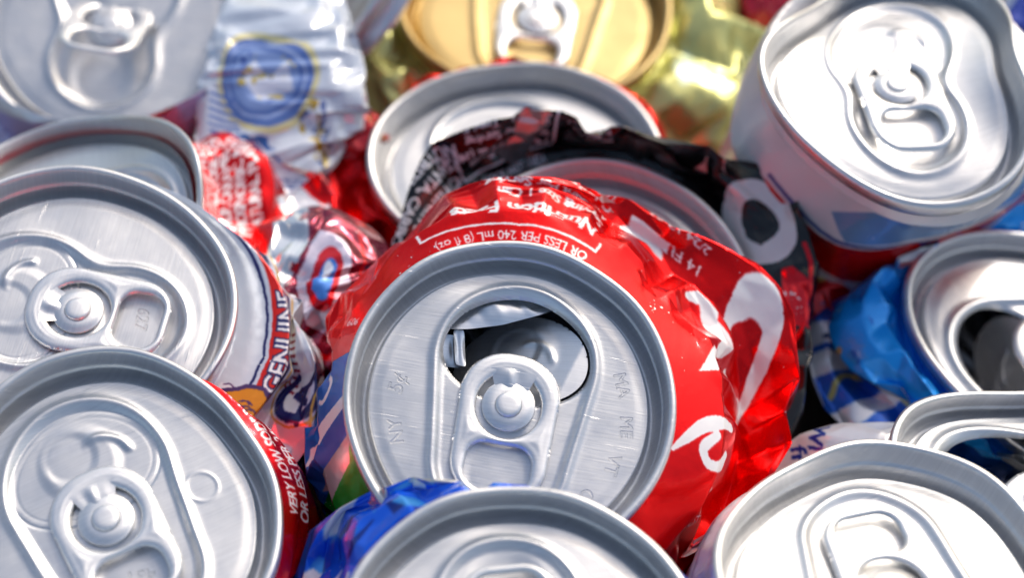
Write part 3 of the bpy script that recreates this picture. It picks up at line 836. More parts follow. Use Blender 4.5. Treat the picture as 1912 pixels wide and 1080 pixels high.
def crumpled_body(parent, lid, rings, mat, art_h, seed, nphi=80, nt=32, crumple=.10, start=.25, amp=1.0, sharp=.6, calm=None, iters=110, attract=.015, bend=.03, subdiv=2, neck_k=1.0):
    """wall of a crushed can: the neck sits under the lid, the rings give the shape below it"""
    r = np.random.RandomState(seed)
    phi = np.arange(nphi) / nphi * 360
    ph = np.radians(phi)
    h = lid.h
    def neck(rad, z):
        return lid.world(np.stack([rad * np.cos(ph), rad * np.sin(ph), np.full(nphi, z)], 1), local=False)
    K = [neck(25.5 * neck_k, -3.2), neck(25.7 * neck_k, -5.0), neck(26.7 * neck_k, -6.8)]
    if rings is None:       # straight wall behind a lid that stands on its edge
        K += [lid.world(np.stack([q * np.cos(ph), q * np.sin(ph), np.full(nphi, z)], 1), local=False) for q, z in ((25, -8), (20, -10), (12, -11), (4, -11))]
    for tab in rings or ():
        R, Z = ring_curve(tab, phi)
        K.append(np.stack([lid.C[0] + R * np.cos(ph), lid.C[1] + R * np.sin(ph), Z], 1))
    if rings is not None:
      Rl, Zl = ring_curve(rings[-1], phi)
      K.append(np.stack([lid.C[0] + Rl * .72 * np.cos(ph), lid.C[1] + Rl * .72 * np.sin(ph), np.maximum(Zl - 2.0, .6 - GROUND)], 1))
      K.append(np.stack([lid.C[0] + Rl * .3 * np.cos(ph), lid.C[1] + Rl * .3 * np.sin(ph), np.full(nphi, .5 - GROUND)], 1))
    K = np.array(K)
    nk = len(K)
    seg = np.linalg.norm(np.diff(K, axis=0), axis=2).mean(1)
    seg[-2:] *= .35
    cum = np.concatenate([[0], np.cumsum(seg)])
    s = np.linspace(0, cum[-1], nt)
    # blend of straight and rounded interpolation
    T = np.empty((nt, nphi, 3))
    Q = np.concatenate([[2 * K[0] - K[1]], K, [2 * K[-1] - K[-2]]])
    for i, v in enumerate(s):
        k = min(max(np.searchsorted(cum, v, side='right') - 1, 0), nk - 2)
        t = (v - cum[k]) / (cum[k + 1] - cum[k])
        p0, p1, p2, p3 = Q[k], Q[k + 1], Q[k + 2], Q[k + 3]
        cr = .5 * ((2 * p1) + (-p0 + p2) * t + (2 * p0 - 5 * p1 + 4 * p2 - p3) * t * t + (-p0 + 3 * p1 - 3 * p2 + p3) * t ** 3)
        T[i] = sharp * (p1 * (1 - t) + p2 * t) + (1 - sharp) * cr
    arc = np.concatenate([np.zeros((1, nphi)), np.cumsum(np.linalg.norm(np.diff(T, axis=0), axis=2), 0)])
    sn = s / s[-1]
    w = smoothstep(sn, cum[2] / cum[-1] * .9, cum[2] / cum[-1] + start * .5)[:, None] * np.ones((1, nphi))
    if calm is not None:
        w = w * calm(arc, phi[None] + 0 * arc)
    # seeds of the folds
    du = np.roll(T, -1, 1) - np.roll(T, 1, 1); dv = np.gradient(T, axis=0)
    nrm = np.cross(du, dv); nrm /= np.linalg.norm(nrm, axis=2, keepdims=True) + 1e-9
    ns = periodic_noise(nt, nphi, 9, 20, r) * .9 * .6 + (.55 - np.abs(periodic_noise(nt, nphi, 6, 11, r))) * 2.4 + r.randn(nt, nphi) * .12
    X = T + nrm * (ns * amp * w)[..., None]
    X[..., 2] = np.maximum(X[..., 2], .4 - GROUND)
    pin = np.zeros((nt, nphi)); pin[s < cum[1] + .4] = 1
    stretch = crumple * w * (1 + .5 * periodic_noise(nt, nphi, 5, 9, r))
    X = relax(X, T, pin, stretch, iters, attract + (1 - w) * .3, bend)
    X[..., 2] = np.maximum(X[..., 2], .35 - GROUND)
    return finish_wall(X, phi / 360, arc, 207., art_h, mat, parent, subdiv=subdiv)

def crumpled_blob(parent, path, half_w, half_t, mat, art_h, seed, nphi=22, nt=26, crumple=.12, amp=1.2, bend=.02, attract=.01):
    """can crushed flat on its side; closed and pinched at both ends"""
    r = np.random.RandomState(seed)
    P = np.array(path, float)
    tt = np.linspace(0, len(P) - 1, nt)
    C = np.stack([np.interp(tt, np.arange(len(P)), P[:, k]) for k in range(3)], 1)
    for _ in range(6):
        C[1:-1] = (C[:-2] + C[2:] + 2 * C[1:-1]) / 4
    hw = np.interp(tt, np.arange(len(P)), half_w); hh = np.interp(tt, np.arange(len(P)), half_t)
    e = np.linspace(0, 1, nt)
    cap = np.sqrt(np.clip(1 - np.clip((.1 - e) / .1, 0, 1) ** 2, .001, 1)) * np.sqrt(np.clip(1 - np.clip((e - .9) / .1, 0, 1) ** 2, .001, 1))
    tan = np.gradient(C, axis=0); tan /= np.linalg.norm(tan, axis=1, keepdims=True)
    side = np.cross(tan, [0, 0, 1.0]); side /= np.linalg.norm(side, axis=1, keepdims=True)
    up = np.cross(side, tan)
    ph = np.arange(nphi) / nphi * 2 * math.pi
    cw, sw = np.cos(ph), np.sin(ph)
    cw = np.sign(cw) * np.abs(cw) ** .8
    T = C[:, None] + side[:, None] * (hw * cap)[:, None, None] * cw[None, :, None] + up[:, None] * (hh * cap)[:, None, None] * sw[None, :, None]
    du = np.roll(T, -1, 1) - np.roll(T, 1, 1); dv = np.gradient(T, axis=0)
    nrm = np.cross(du, dv); nrm /= np.linalg.norm(nrm, axis=2, keepdims=True) + 1e-9
    ns = periodic_noise(nt, nphi, 5, 5, r) + .5 * r.randn(nt, nphi)
    X = T + nrm * (ns * amp)[..., None] * cap[:, None, None]
    pin = np.zeros((nt, nphi)); pin[0] = pin[-1] = 1
    arc = np.concatenate([np.zeros((1, nphi)), np.cumsum(np.linalg.norm(np.diff(T, axis=0), axis=2), 0)])
    X = relax(X, T, pin, crumple * cap[:, None] * np.ones((1, nphi)), 120, attract, bend)
    X[..., 2] = np.maximum(X[..., 2], .4 - GROUND)
    return finish_wall(X, ph / (2 * math.pi), arc, 207., art_h, mat, parent)

# ------------------------------------------------------------------ colours of the inks (as printed)
WHITE = (.86, .86, .87); RED = (.92, .0, .02); BLACK = (.035, .035, .04); SILVER = (.80, .80, .80)
NAVY = (.09, .10, .33); BLUE = (.03, .38, .78); GOLD = (.82, .66, .30); YGREEN = (.66, .67, .30)

def deg(a):
    return a / 360 * 207.

ARTS = {}
def new_art(k, h, ppm, col, metal):
    ARTS[k] = (Art(207., h, ppm, col, metal), h)
    return ARTS[k][0]

# --- opened red can
a = new_art('red', 90, 9, RED, .8)
INK = (.93, .92, .92)
a.text('VERY LOW SODIUM, 35 mg', 39.5, 6.4, 2.5, INK, sx=.82)
a.text('OR LESS PER 240 mL (8 fl oz)', 37.6, 9.3, 2.6, INK, sx=.86)
for q in ([(37, 12.6), (37, 10.6), (52, 10.6), (66.5, 11.2), (66.5, 13)],):
    for i in range(len(q) - 1):
        a.stroke([q[i], q[i + 1]], .55, INK)
a.text('Nutrition Facts', 38.4, 15.6, 3.6, INK, sx=1.0, bold=.12)
for i, t in enumerate(('Serving Size 1 Can', 'Amount Per Serving', 'Calories 140', 'Total Fat 0g   0%', 'Sodium 45mg   2%', 'Total Carb 39g  13%')):
    a.text(t, 38.6, 19.0 + 2.7 * i, 2.3, INK, sx=.85, bold=.03)
a.ellipse(33.5, 22, 3.2, 2.0, INK, .1, 0, 0, 180); a.rect(30.5, 23.5, 36, 25.2, INK)
a.text('14 FL OZ', 25.5, 26.0, 2.4, INK, rot=8)
a.text('2/24 12-07', 26, 29.4, 2.0, INK, rot=6)
a.text('606', 84.2, 12.6, 2.2, INK, rot=90)
a.rect(86.0, 0, 90.2, 30, (.93, .22, .20), .35)
a.rect(90.2, 0, 111, 60, (.05, .40, .75), .25)
a.patches(3, 9, [(.10, .45, .75), (.35, .6, .85)], (90, 110), (3, 20), (.8, 2.5), .4)
a.stroke([(93, 13), (94.6, 11.6), (96.5, 12.0), (97.6, 13.4), (97, 15)], [.7, 1.0, 1.2, 1.0, .6], INK)
a.poly([(99.5, 0), (102.5, 0), (105.5, 20), (102.2, 20)], INK)
a.rect(111, 0, 134, 60, (.03, .62, .18), .4)
a.poly([(109.5, 3), (114.6, 5.4), (116.0, 14), (110.0, 20)], (.72, .73, .72), .4)
a.stroke([(23.8, 19.4), (22.2, 22.0), (19.6, 20.6), (17.0, 21.6), (15.0, 19.6), (13.4, 16.6)], [1.2, 3.2, 2.4, 3.2, 2.4, 1.0], INK)
a.poly([(10.0, 11.2), (10.4, 16.6), (14.6, 16.2)], INK)
a.stroke([(18.0, 24.4), (19.8, 27.0), (20.0, 31.0), (18.2, 34.4), (15.8, 35.4), (14.0, 34.0), (12.4, 32.0), (9.6, 30.0), (6.4, 27.0), (4.6, 24.6)],
         [1.0, 2.4, 3.6, 4.4, 4.6, 3.8, 2.6, 1.6, 1.2, .8], INK)
a.stroke([(12.6, 23.0), (10.6, 24.6), (9.4, 27.6)], [1.1, 1.5, 1.0], INK)
a.stroke([(200.4, 5.0), (203.4, 7.0), (206.8, 10.0), (208.6, 13.4), (208.8, 16)], [.8, 1.7, 2.3, 2.6, 1.4], INK)
a.stroke([(206.4, 13.0), (203.4, 10.6), (201.3, 11.6), (201.8, 14.0), (204.4, 15.2)], [1.5, 1.9, 1.7, 1.7, 1.0], INK)
a.text('UXING', 191.6, 15.4, 2.3, INK, sx=.95)
a.stroke([(30, 30), (60, 31), (90, 28)], .6, (.7, .7, .7), .5)
# --- white can with the red band
a = new_art('beer', 90, 9, (.80, .83, .88), .25)
BR = (.82, .10, .06)
a.rect(0, 9.3, 207, 9.9, NAVY)
a.rect(0, 10.7, 207, 15.2, BR, .3)
a.text('GENUINE', 194.5, 14.8, 4.6, NAVY, sx=.95, bold=.28)
a.text('GENUINE', 194.5, 14.8, 4.6, INK, sx=.95, bold=.05)
a.text('BEER BREWED', 14.5, 14.6, 4.2, NAVY, sx=.8, bold=.28); a.text('BEER BREWED', 14.5, 14.6, 4.2, INK, sx=.8, bold=.05)
a.rect(0, 15.2, 207, 16, NAVY); a.rect(0, 16.6, 207, 17.0, GOLD)
for i in range(9):
    a.stroke([(199 + i * 1.1, 18.2), (198 + i * 1.1, 21.6)], .4, (.45, .06, .15))
a.rect(183, 4.5, 193.6, 40, (.86, .87, .9), .2)
a.poly([(185, 3), (189, 3.5), (192.4, 5.5), (194.8, 9), (195.2, 12.4), (193.6, 14.6), (191.2, 15.2), (188.0, 18), (186.4, 22), (185.6, 27), (184, 34), (181, 34), (182, 20), (183, 10)], (.28, .18, .38), .2)
a.poly([(185.6, 3.6), (188.8, 4.2), (191.8, 6.2), (194.0, 9.3), (194.5, 12.2), (193.2, 13.9), (190.6, 14.4), (187.4, 17.6), (185.8, 22), (184.8, 27), (183.4, 32), (182, 31), (182.8, 20), (183.8, 10)], (.86, .55, .10), .35)
r_ = np.random.RandomState(4)
for i in range(60):
    x_, y_ = r_.uniform(183.5, 193.5), r_.uniform(5, 30)
    if y_ > 15 and x_ > 187.5: continue
    a.stroke([(x_, y_), (x_ + .5, y_ + .9), (x_ + .2, y_ + 1.8)], .28, (.30, .18, .35))
a.ellipse(197.6, 23.5, 4.0, 4.4, NAVY, .15, .66, 30, 330)
a.ellipse(197.6, 23.5, 4.7, 5.2, GOLD, .4, .93, 60, 300)
a.text('A', 196.2, 25.4, 4.6, NAVY, bold=.2)
a.stroke([(193.6, 25.2), (197, 24.4), (201.4, 25.8)], .8, NAVY); a.stroke([(192.8, 27.6), (197, 26.8), (202, 28.6)], .45, GOLD, .4)
for i in range(8):
    a.stroke([(187 + i * 2.3, 30 + (i % 3)), (189 + i * 2.3, 33.5), (188 + i * 2.3, 38)], .6, (NAVY, (.4, .05, .12), GOLD)[i % 3])
# --- closed red can, lower left
a = new_art('bl', 80, 8, (.93, .0, .07), .75)
a.text('VERY LOW SODIUM, 35 mg', 5.2, 8.4, 3.0, INK, sx=.9, bold=.06)
a.text('OR LESS PER 240 mL (8 fl oz)', 5.2, 11.7, 3.0, INK, sx=.9, bold=.06)
a.poly([(4.4, 11.5), (7.0, 13.2), (3.4, 14.6)], INK)
a.text('CAFFEINE CONTENT', 18, 15.5, 2.4, INK)
# --- blue crumpled can, bottom
a = new_art('bc', 90, 6, (.05, .36, .88), .35)
a.patches(5, 60, [(.05, .42, .85), (.02, .16, .5), (.25, .6, .9)], (50, 110), (6, 50), (1.2, 4), .5)
a.patches(6, 14, [(.86, .88, .9)], (55, 105), (8, 40), (.8, 3), .2)
a.stroke([(84, 14), (87, 17), (85, 22), (88, 26)], [1, 2.4, 1.6, 1], (.9, .9, .92))
# --- lower right can
a = new_art('br', 80, 4, WHITE, .2)
# --- opened white can with blue lettering
a = new_art('r2', 80, 9, (.80, .81, .84), .25)
a.text('WITH', 87.4, 17.6, 3.6, (.06, .16, .5), bold=.08)
a.text('from', 91.6, 21.0, 4.2, (.06, .16, .5), rot=8, bold=.03)
for i, t in enumerate(('SMOOTH', 'LIGHT')):
    a.text(t, 96 + i * 8, 19.0 + i * .6, 2.2, (.06, .16, .5))
for i in range(5):
    a.ellipse(92.6 + 3.0 * i, 25.0, 1.4, 1.5, (.10, .15, .45), .2, .6); a.ellipse(92.9 + 3.0 * i, 25.2, .8, .8, (.75, .6, .3), .3)
a.rect(0, 27.2, 207, 27.9, (.10, .15, .45)); a.rect(0, 29, 207, 34, (.03, .3, .7), .4)
# --- opened light blue can
a = new_art('rm', 90, 7, (.05, .60, .95), .3)
a.patches(9, 40, [(.10, .56, .90), (.20, .62, .92), (.02, .42, .80)], (80, 125), (5, 19), (1, 3.5), .45)
a.patches(19, 10, [(.55, .80, .94)], (84, 120), (9, 18), (.4, 1.2), .4)
a.rect(0, 20.4, 207, 21.0, (.75, .72, .5), .5)
a.rect(0, 21.0, 207, 60, (.03, .32, .72), .5)
for x_ in (96.5, 101, 110, 118):
    a.poly([(x_, 20.8), (x_ + 3.2, 20.8), (x_ + 5.8, 40), (x_ + 2.0, 40)], (.82, .83, .86), .5)
a.stroke([(104, 19), (107, 22), (106, 27), (109, 31)], .9, (.7, .66, .4), .5)
a.stroke([(99, 19), (98, 24), (100, 30)], .7, (.05, .1, .3), .3)
# --- white can with the bent lid
a = new_art('tr', 90, 6, (.84, .83, .84), .2)
a.poly([(138, 12.0), (150, 5), (207, 5), (207, 14), (160, 15.5), (143, 17)], (.48, .64, .80), .4)  # steel-blue reflection on the curved wall, painted into the print colour
a.rect(120, 17.2, 207, 18.0, (.25, .28, .5)); a.rect(120, 18.8, 207, 30, (.80, .05, .04), .4)
a.ellipse(166, 22.5, 3, 2, (.25, .25, .5))
# --- yellow green can under the gold lid
a = new_art('gold', 90, 4, (.78, .78, .50), .55)
a.patches(8, 60, [(.80, .86, .68), (.62, .60, .20), (.84, .90, .78), (.50, .47, .10)], (0, 207), (6, 60), (2, 7), .5)
# --- red can behind
a = new_art('back', 90, 6, (.92, .0, .04), .75)
a.poly([(78, 22), (86, 20), (96, 60), (84, 60)], INK); a.stroke([(88, 13), (95, 15), (104, 12)], .8, INK)
a.poly([(98, 24), (101, 22), (106, 50), (100, 50)], INK)
# --- black can
a = new_art('black', 90, 9, BLACK, .0)
BW = (.82, .84, .86)
for i, t in enumerate(('NATURAL FLAVORS, CITRIC ACID, CAFFEINE', 'CAFFEINE. ASPARTAME, POTASSIUM BENZOATE', 'MANTA, CARBONATED WATER, COLOR', 'NUTRITION FACTS  SERVING SIZE',)):
    a.text(t, 79.5 - i * .6, 10.0 + 3.1 * i, 2.7, BW, sx=.9, bold=.06, rot=-1)
a.rect(60.5, 11.0, 78.6, 11.5, BW); a.rect(60.5, 11, 61, 26, BW); a.rect(78.1, 11, 78.6, 18, BW)
a.text('VERY LOW SODIUM, 35 mg', 62, 9.8, 2.4, BW, sx=.7, bold=.04); a.text('OR LESS PER 240 mL (8 fl oz)', 58, 6.8, 2.4, BW, sx=.75, bold=.04)
a.text('Nutrition Facts', 61.6, 14.6, 3.0, BW, sx=.8, bold=.1)
for i, t in enumerate(('Serving Size 8 fl oz (240 mL)', 'Amount Per Serving', 'Calories 0    Total Fat 0g   0%', 'Sodium 25mg   1%', 'Total Carb 0g   0%', 'Protein 0g')):
    a.text(t, 61.6, 17.4 + 2.6 * i, 2.2, BW, sx=.8, bold=.03)
for i in range(5):
    a.text(('ME VT CT', '5c REFUND', 'OR IA HI', 'CA CRV', 'RECYCLE')[i], 49, 18.5 + 2.8 * i, 2.3, BW, sx=.85, bold=.04)
Dq = lambda pts: catmull(np.array(pts + pts[:1], float), 3)
a.poly(Dq([(6.0, 7.6), (11, 5.6), (17, 5.8), (21.6, 9.0), (22.6, 13.4), (19.4, 17.4), (13.0, 18.4), (7.2, 16.4), (4.8, 12)]), (.85, .85, .84), .15, [Dq([(9.4, 10.2), (13.0, 8.8), (17.0, 10.2), (18.4, 13.0), (15.8, 15.0), (11.0, 14.6)])])
a.poly([(-7, 10), (3, 12), (3, 14), (-4, 20), (-9, 22)], (.85, .05, .12), .5)
a.stroke([(-12, 12), (-4, 16), (6, 17.5)], .8, (.85, .05, .12), .5)
# --- upper left can
a = new_art('tl', 80, 4, (.80, .81, .85), .3)
a.rect(0, 9, 207, 11, (.45, .35, .6)); a.rect(0, 15, 207, 24, (.66, .62, .78), .3)
# --- red can with the warped lid
a = new_art('l2', 90, 8, (.92, .0, .04), .75)
for i, t in enumerate(('CARBONATED WATER,', 'HIGH FRUCTOSE CORN', 'SYRUP, CARAMEL COLOR', 'PHOSPHORIC ACID', 'NATURAL FLAVORS')):
    a.text(t, 6.5, 12.2 + 2.6 * i, 2.7, INK, sx=.85, bold=.1)
a.poly([(20.5, 20.5), (25, 19), (22.2, 22)], (.9, .8, .8))
a.patches(12, 34, [(.88, .86, .88), (.7, .68, .72), (.6, .02, .08), (.93, .25, .3)], (0, 34), (27, 50), (.7, 2.6), .4)
a.poly([(-6, 34), (14, 28), (16, 33), (0, 44)], (.86, .86, .88), .8)
# --- white can on its edge
a = new_art('wh', 90, 4, (.80, .82, .86), .2)
# --- white can with the crest
a = new_art('x8', 60, 8, (.80, .83, .88), .2)
a.ellipse(45, 30.5, 19, 11.4, (.86, .82, .60), .3)
a.ellipse(45, 30.5, 16.8, 10.0, (.34, .45, .70), .25)
a.ellipse(45, 30.5, 14.2, 8.4, (.60, .68, .84), .2, .93)
a.ellipse(45, 30.5, 11.6, 6.9, (.50, .60, .80), .25)
a.poly([(38, 31), (43, 26), (48, 30), (53, 26), (55, 33), (46, 35)], (.82, .84, .90), .2)
a.patches(14, 26, [(.78, .68, .22), (.25, .35, .65), (.86, .87, .9)], (37, 55), (25, 36), (.5, 1.8), .3)
a.patches(15, 80, [(.74, .60, .12), (.62, .50, .14), (.80, .70, .30), (.30, .38, .6)], (56, 66), (37, 52), (.5, 2.0), .3)
a.patches(16, 14, [(.20, .38, .66)], (20, 46), (44, 52), (1, 3), .2)
for i in range(12):
    a.rect(22, 36 + i * 1.5, 38, 36.6 + i * 1.5, (.35, .45, .7))
a.text('LAGER BEER', 33, 56, 5, (.25, .35, .6))
# --- flattened cans between the others
a = new_art('x1', 60, 7, (.50, .10, .22), .7)
a.rect(0, 0, 207, 12, (.86, .0, .06), .75)
a.patches(21, 26, [(.88, .86, .87), (.60, .0, .08)], (0, 207), (0, 12), (.6, 3), .5)
a.rect(0, 11, 207, 17.5, (.88, .88, .88), .95)
a.patches(22, 30, [(.84, .02, .10), (.55, .03, .14), (.70, .62, .74), (.35, .05, .15)], (0, 207), (17, 36), (2, 7), .7)
a.poly([(34, 26), (42, 18), (60, 19), (64, 26), (56, 32), (42, 32)], (.78, .76, .83), .5)
a.ellipse(50, 24.6, 8.5, 4.0, (.78, .0, .10), .6); a.ellipse(50, 24.6, 5.4, 2.5, (.28, .52, .85), .5); a.ellipse(52, 24, 2.2, 1.4, (.88, .9, .94), .4)
a.stroke([(20, 30), (40, 34), (60, 34), (74, 29)], 1.4, (.80, .0, .06), .6)
a.rect(0, 36, 207, 60, (.05, .38, .62), .5); a.poly([(20, 40), (60, 38), (70, 44), (30, 45)], (.85, .85, .88), .4); a.poly([(20, 46), (64, 46), (70, 49), (30, 50)], (.84, .0, .06), .6)
a = new_art('x2', 60, 5, (.82, .04, .06), .5)
for x_, c_ in ((30, (.25, .25, .55)), (44, (.86, .86, .9)), (52, GOLD), (64, (.25, .28, .6)), (78, (.86, .86, .9))):
    a.poly([(x_, 16), (x_ + 8, 14), (x_ + 12, 44), (x_ + 3, 46)], c_, .35)
a.patches(23, 30, [(.82, .05, .08), (.85, .85, .9), (.25, .25, .55), GOLD], (20, 90), (5, 55), (1, 4), .4)
a = new_art('x3', 60, 5, (.70, .05, .10), .4)
a.patches(24, 14, [(.8, .8, .8), (.08, .08, .1), (.5, .5, .2)], (10, 100), (5, 55), (2, 6), .4)
a = new_art('x4', 60, 5, (.75, .08, .18), .4)
a.rect(0, 26, 207, 40, (.15, .25, .62)); a.rect(0, 40, 207, 46, (.85, .85, .9))
a = new_art('x5', 60, 5, (.74, .72, .84), .3)
a.rect(0, 22, 207, 27, (.45, .38, .62)); a.patches(25, 12, [(.7, .1, .25), (.86, .86, .9)], (10, 100), (5, 50), (2, 6), .3)
a = new_art('x6', 60, 5, (.10, .12, .30), .4)
a.patches(26, 12, [(.6, .65, .8), (.2, .25, .5)], (10, 100), (5, 55), (2, 5), .4)
a = new_art('x7', 60, 5, (.72, .76, .84), .3)
a.rect(0, 10, 207, 30, (.06, .2, .6), .4)


# ------------------------------------------------------------------ the boards the cans lie on
m, N, K, b = new_mat('weathered_board')
tc = N.new('ShaderNodeTexCoord'); mp = N.new('ShaderNodeMapping'); mp.inputs['Scale'].default_value = (260, 9, 9)
K.new(tc.outputs['Object'], mp.inputs[0])
n1 = N.new('ShaderNodeTexNoise'); n1.inputs['Scale'].default_value = 1.0; n1.inputs['Detail'].default_value = 8; n1.inputs['Roughness'].default_value = .7
K.new(mp.outputs[0], n1.inputs[0])
cr = N.new('ShaderNodeValToRGB')
cr.color_ramp.elements[0].position = .3; cr.color_ramp.elements[0].color = (.06, .048, .038, 1)
cr.color_ramp.elements[1].position = .72; cr.color_ramp.elements[1].color = (.28, .235, .19, 1)
K.new(n1.outputs[0], cr.inputs[0]); K.new(cr.outputs[0], b.inputs['Base Color'])
b.inputs['Roughness'].default_value = .8
bp = N.new('ShaderNodeBump'); bp.inputs['Strength'].default_value = .7; bp.inputs['Distance'].default_value = .001
K.new(n1.outputs[0], bp.inputs['Height']); K.new(bp.outputs[0], b.inputs['Normal'])
MB = m
m, N, K, b = new_mat('pale_gravelly_ground')
n1 = N.new('ShaderNodeTexNoise'); n1.inputs['Scale'].default_value = 40; n1.inputs['Detail'].default_value = 6
cr = N.new('ShaderNodeValToRGB'); cr.color_ramp.elements[0].color = (.16, .14, .12, 1); cr.color_ramp.elements[1].color = (.34, .31, .27, 1)
K.new(n1.outputs[0], cr.inputs[0]); K.new(cr.outputs[0], b.inputs['Base Color']); b.inputs['Roughness'].default_value = .9
MS = m
g = mesh_obj('ground', [(-9000, -9000, -62), (9000, -9000, -62), (9000, 9000, -62), (-9000, 9000, -62)], [(0, 1, 2, 3)], MS, smooth=False)
tag(g, kind='structure')
deck = empty('deck', (0, 0, -.022)); tag(deck, kind='structure')
first = None
for i in range(-9, 10):
    w = 44.0
    if first is None:
        x0 = 0
        V = []; F = []
        prof = [(-w, -44), (-w, -23.5), (-w + 1.5, -22), (w - 1.5, -22), (w, -23.5), (w, -44)]
        for y in (-800, 900):
            V += [(x, y, z) for x, z in prof]
        F = [(k, (k + 1) % 6, (k + 1) % 6 + 6, k + 6) for k in range(6)] + [(5, 4, 3, 2, 1, 0), (6, 7, 8, 9, 10, 11)]
        first = mesh_obj('plank', V, F, MB, deck, smooth=False)
        o = first
    else:
        o = first.copy(); SC.collection.objects.link(o); o.parent = deck
    o.location = (i * .0925 + .02, ((i * 37) % 11 - 5) * .004, ((i * 7) % 3 - 1) * .0006)

# ------------------------------------------------------------------ lettering pressed into the lids
def stamp(items):
    A = Art(48, 48, 16, (0, 0, 0), 1)
    for (s_, x, y, size, rot) in items:
        A.text(s_, 24 + x, 24 - y, size, (1, 1, 1), rot, 1, sx=1.0)
    im = A.image('pressed_lettering', 0)
    im.colorspace_settings.name = 'Non-Color'
    return im

TURN = {'red': -99, 'beer': -9, 'bl': -61, 'bc': 98, 'br': 100, 'r2': -45, 'rm': 20, 'tr': -84, 'gold': -97, 'back': -65, 'black': -120,
        'tl': -95, 'l2': 195, 'wh': 30}
ALU = (.67, .675, .685)
STAMPS = {'red': [('MA', 16.0, 8.6, 3.0, -68), ('ME', 18.2, 1.6, 3.0, -82), ('VT', 17.4, -5.0, 3.0, -98), ('CT', 14.2, -11.2, 3.0, -114),
                  ('5¢', -17.6, -1.5, 3.6, 80), ('NY', -15.6, -9.6, 3.2, 108)],
          'beer': [('627', 3.3, -9.6, 2.9, 187)], 'bl': [('431', 3.4, -10.2, 2.9, 165)]}
base_metal = metal_mat('brushed_lid_aluminium', ALU, .38)
gold_metal = metal_mat('gold_lacquered_lid_metal', (.62, .47, .22), .48)
inner_metal = metal_mat('bare_inner_aluminium', (.93, .93, .93), .32, brush=False)
tab_metal = metal_mat('tab_aluminium', (.80, .80, .80), .40, brush=False)

TEAR = {'red': dict(angle=24, hinge_dir=(.96, -.28)), 'rm': dict(angle=62, hinge_dir=(.2, -1)), 'r2': dict(angle=62, hinge_dir=(.3, -.95))}
BSPEC = {
    'x8': ('crumpled white can with round blue crest and yellow ornament beside the upper left lid', dict(seed=44, nphi=30, nt=34, crumple=.09, amp=1.3, bend=.05, attract=.02)),
    'x1': ('flattened red and white can squeezed between the white can and the red can behind', dict(seed=31, nphi=30, nt=34, crumple=.14, amp=1.6)),
    'x2': ('flattened can in red, blue and gold behind the light blue can', dict(seed=32)),
    'x3': ('small red crumple between the crest can and the yellow green can', dict(seed=33)),
    'x4': ('red and blue crushed can at the top edge, left of the bent lid', dict(seed=34)),
    'x5': ('purple and white crushed can at the left edge under the upper left lid', dict(seed=35)),
    'x6': ('dark blue crushed can at the right edge under the bent lid', dict(seed=36)),
    'x7': ('blue and white crushed can in the upper right corner', dict(seed=37)),
}

SPEC = {  # key: (style, open, resolution, tab lift, label)
    'red': ('capsule', True, 1.0, 0, 'opened red can in the middle with crumpled red wall and white lettering'),
    'beer': ('keyhole', False, 1.0, 3, 'closed white can at the left edge with a red and navy band beside its lid'),
    'bl': ('coined', False, 1.0, 3, 'closed red can in the lower left corner, its lid overlapping the white can'),
    'bc': ('capsule', False, 1.0, 2, 'blue crumpled can at the bottom, its lid overlapping the opened red can'),
    'br': ('capsule', False, .9, 2, 'can in the lower right with a closed lid nearest the camera'),
    'r2': ('capsule', True, .8, 4, 'opened white can at the right edge with blue lettering, below the light blue can'),
    'rm': ('capsule', True, .8, 4, 'opened light blue can at the right edge'),
    'tr': ('keyhole', False, .7, 4, 'white can with navy and red stripe and bent lid in the upper right'),
    'gold': ('capsule', False, .6, 3, 'yellow green can with the gold lid at the top'),
    'back': ('capsule', False, .7, 3, 'red can behind the black can, its silver lid half hidden'),
    'black': ('capsule', False, .8, 0, 'black crushed can with white lettering between the red can and the lid behind'),
    'tl': ('keyhole', False, .6, 38, 'can in the upper left corner with its pull tab bent up'),
    'l2': ('capsule', False, .7, 3, 'red can with white lettering and warped lid behind the white can at the left'),
    'wh': ('capsule', False, .5, 3, 'white can standing on edge at the top, its lid facing left beside the gold lid'),

}

BODY = {
    'red': dict(seed=3, sharp=.92, nphi=66, nt=36, crumple=.15, bend=.03, attract=.006, iters=160, subdiv=3, calm=lambda v, p: smoothstep(v, 12.5, 17)),
    'beer': dict(seed=5, nphi=64, nt=34, crumple=.12, bend=.02, attract=.01, subdiv=3, calm=lambda v, p: smoothstep(v, 13, 19) * .95 + .05),
    'bl': dict(seed=8, nphi=60, nt=24, crumple=.04, amp=.6, subdiv=3),
    'bc': dict(seed=11, nphi=70, nt=36, crumple=.16, bend=.02, attract=.01, subdiv=3),
    'br': dict(seed=12, nphi=60, nt=20, crumple=.05),
    'r2': dict(seed=13, nphi=60, nt=22, crumple=.04, amp=.6),
    'rm': dict(seed=14, nphi=60, nt=30, crumple=.12, amp=1.3, bend=.03, subdiv=3, sharp=.9),
    'tr': dict(seed=15, nphi=60, nt=22, crumple=.02, amp=.5),
    'gold': dict(seed=16, nphi=50, nt=22, crumple=.18, amp=2.2, bend=.02, attract=.01),
    'back': dict(seed=17, nphi=54, nt=24, crumple=.12, amp=1.5, bend=.02),
    'black': dict(seed=18, nphi=72, nt=38, crumple=.11, bend=.04, attract=.008, amp=.9),
    'tl': dict(seed=19, nphi=60, nt=20, crumple=.05),
    'l2': dict(neck_k=.96, seed=20, nphi=66, nt=32, crumple=.13, bend=.02, attract=.01, calm=lambda v, p: smoothstep(v, 12, 20)),
    'wh': dict(seed=21, nphi=54, nt=22, crumple=.04),

}

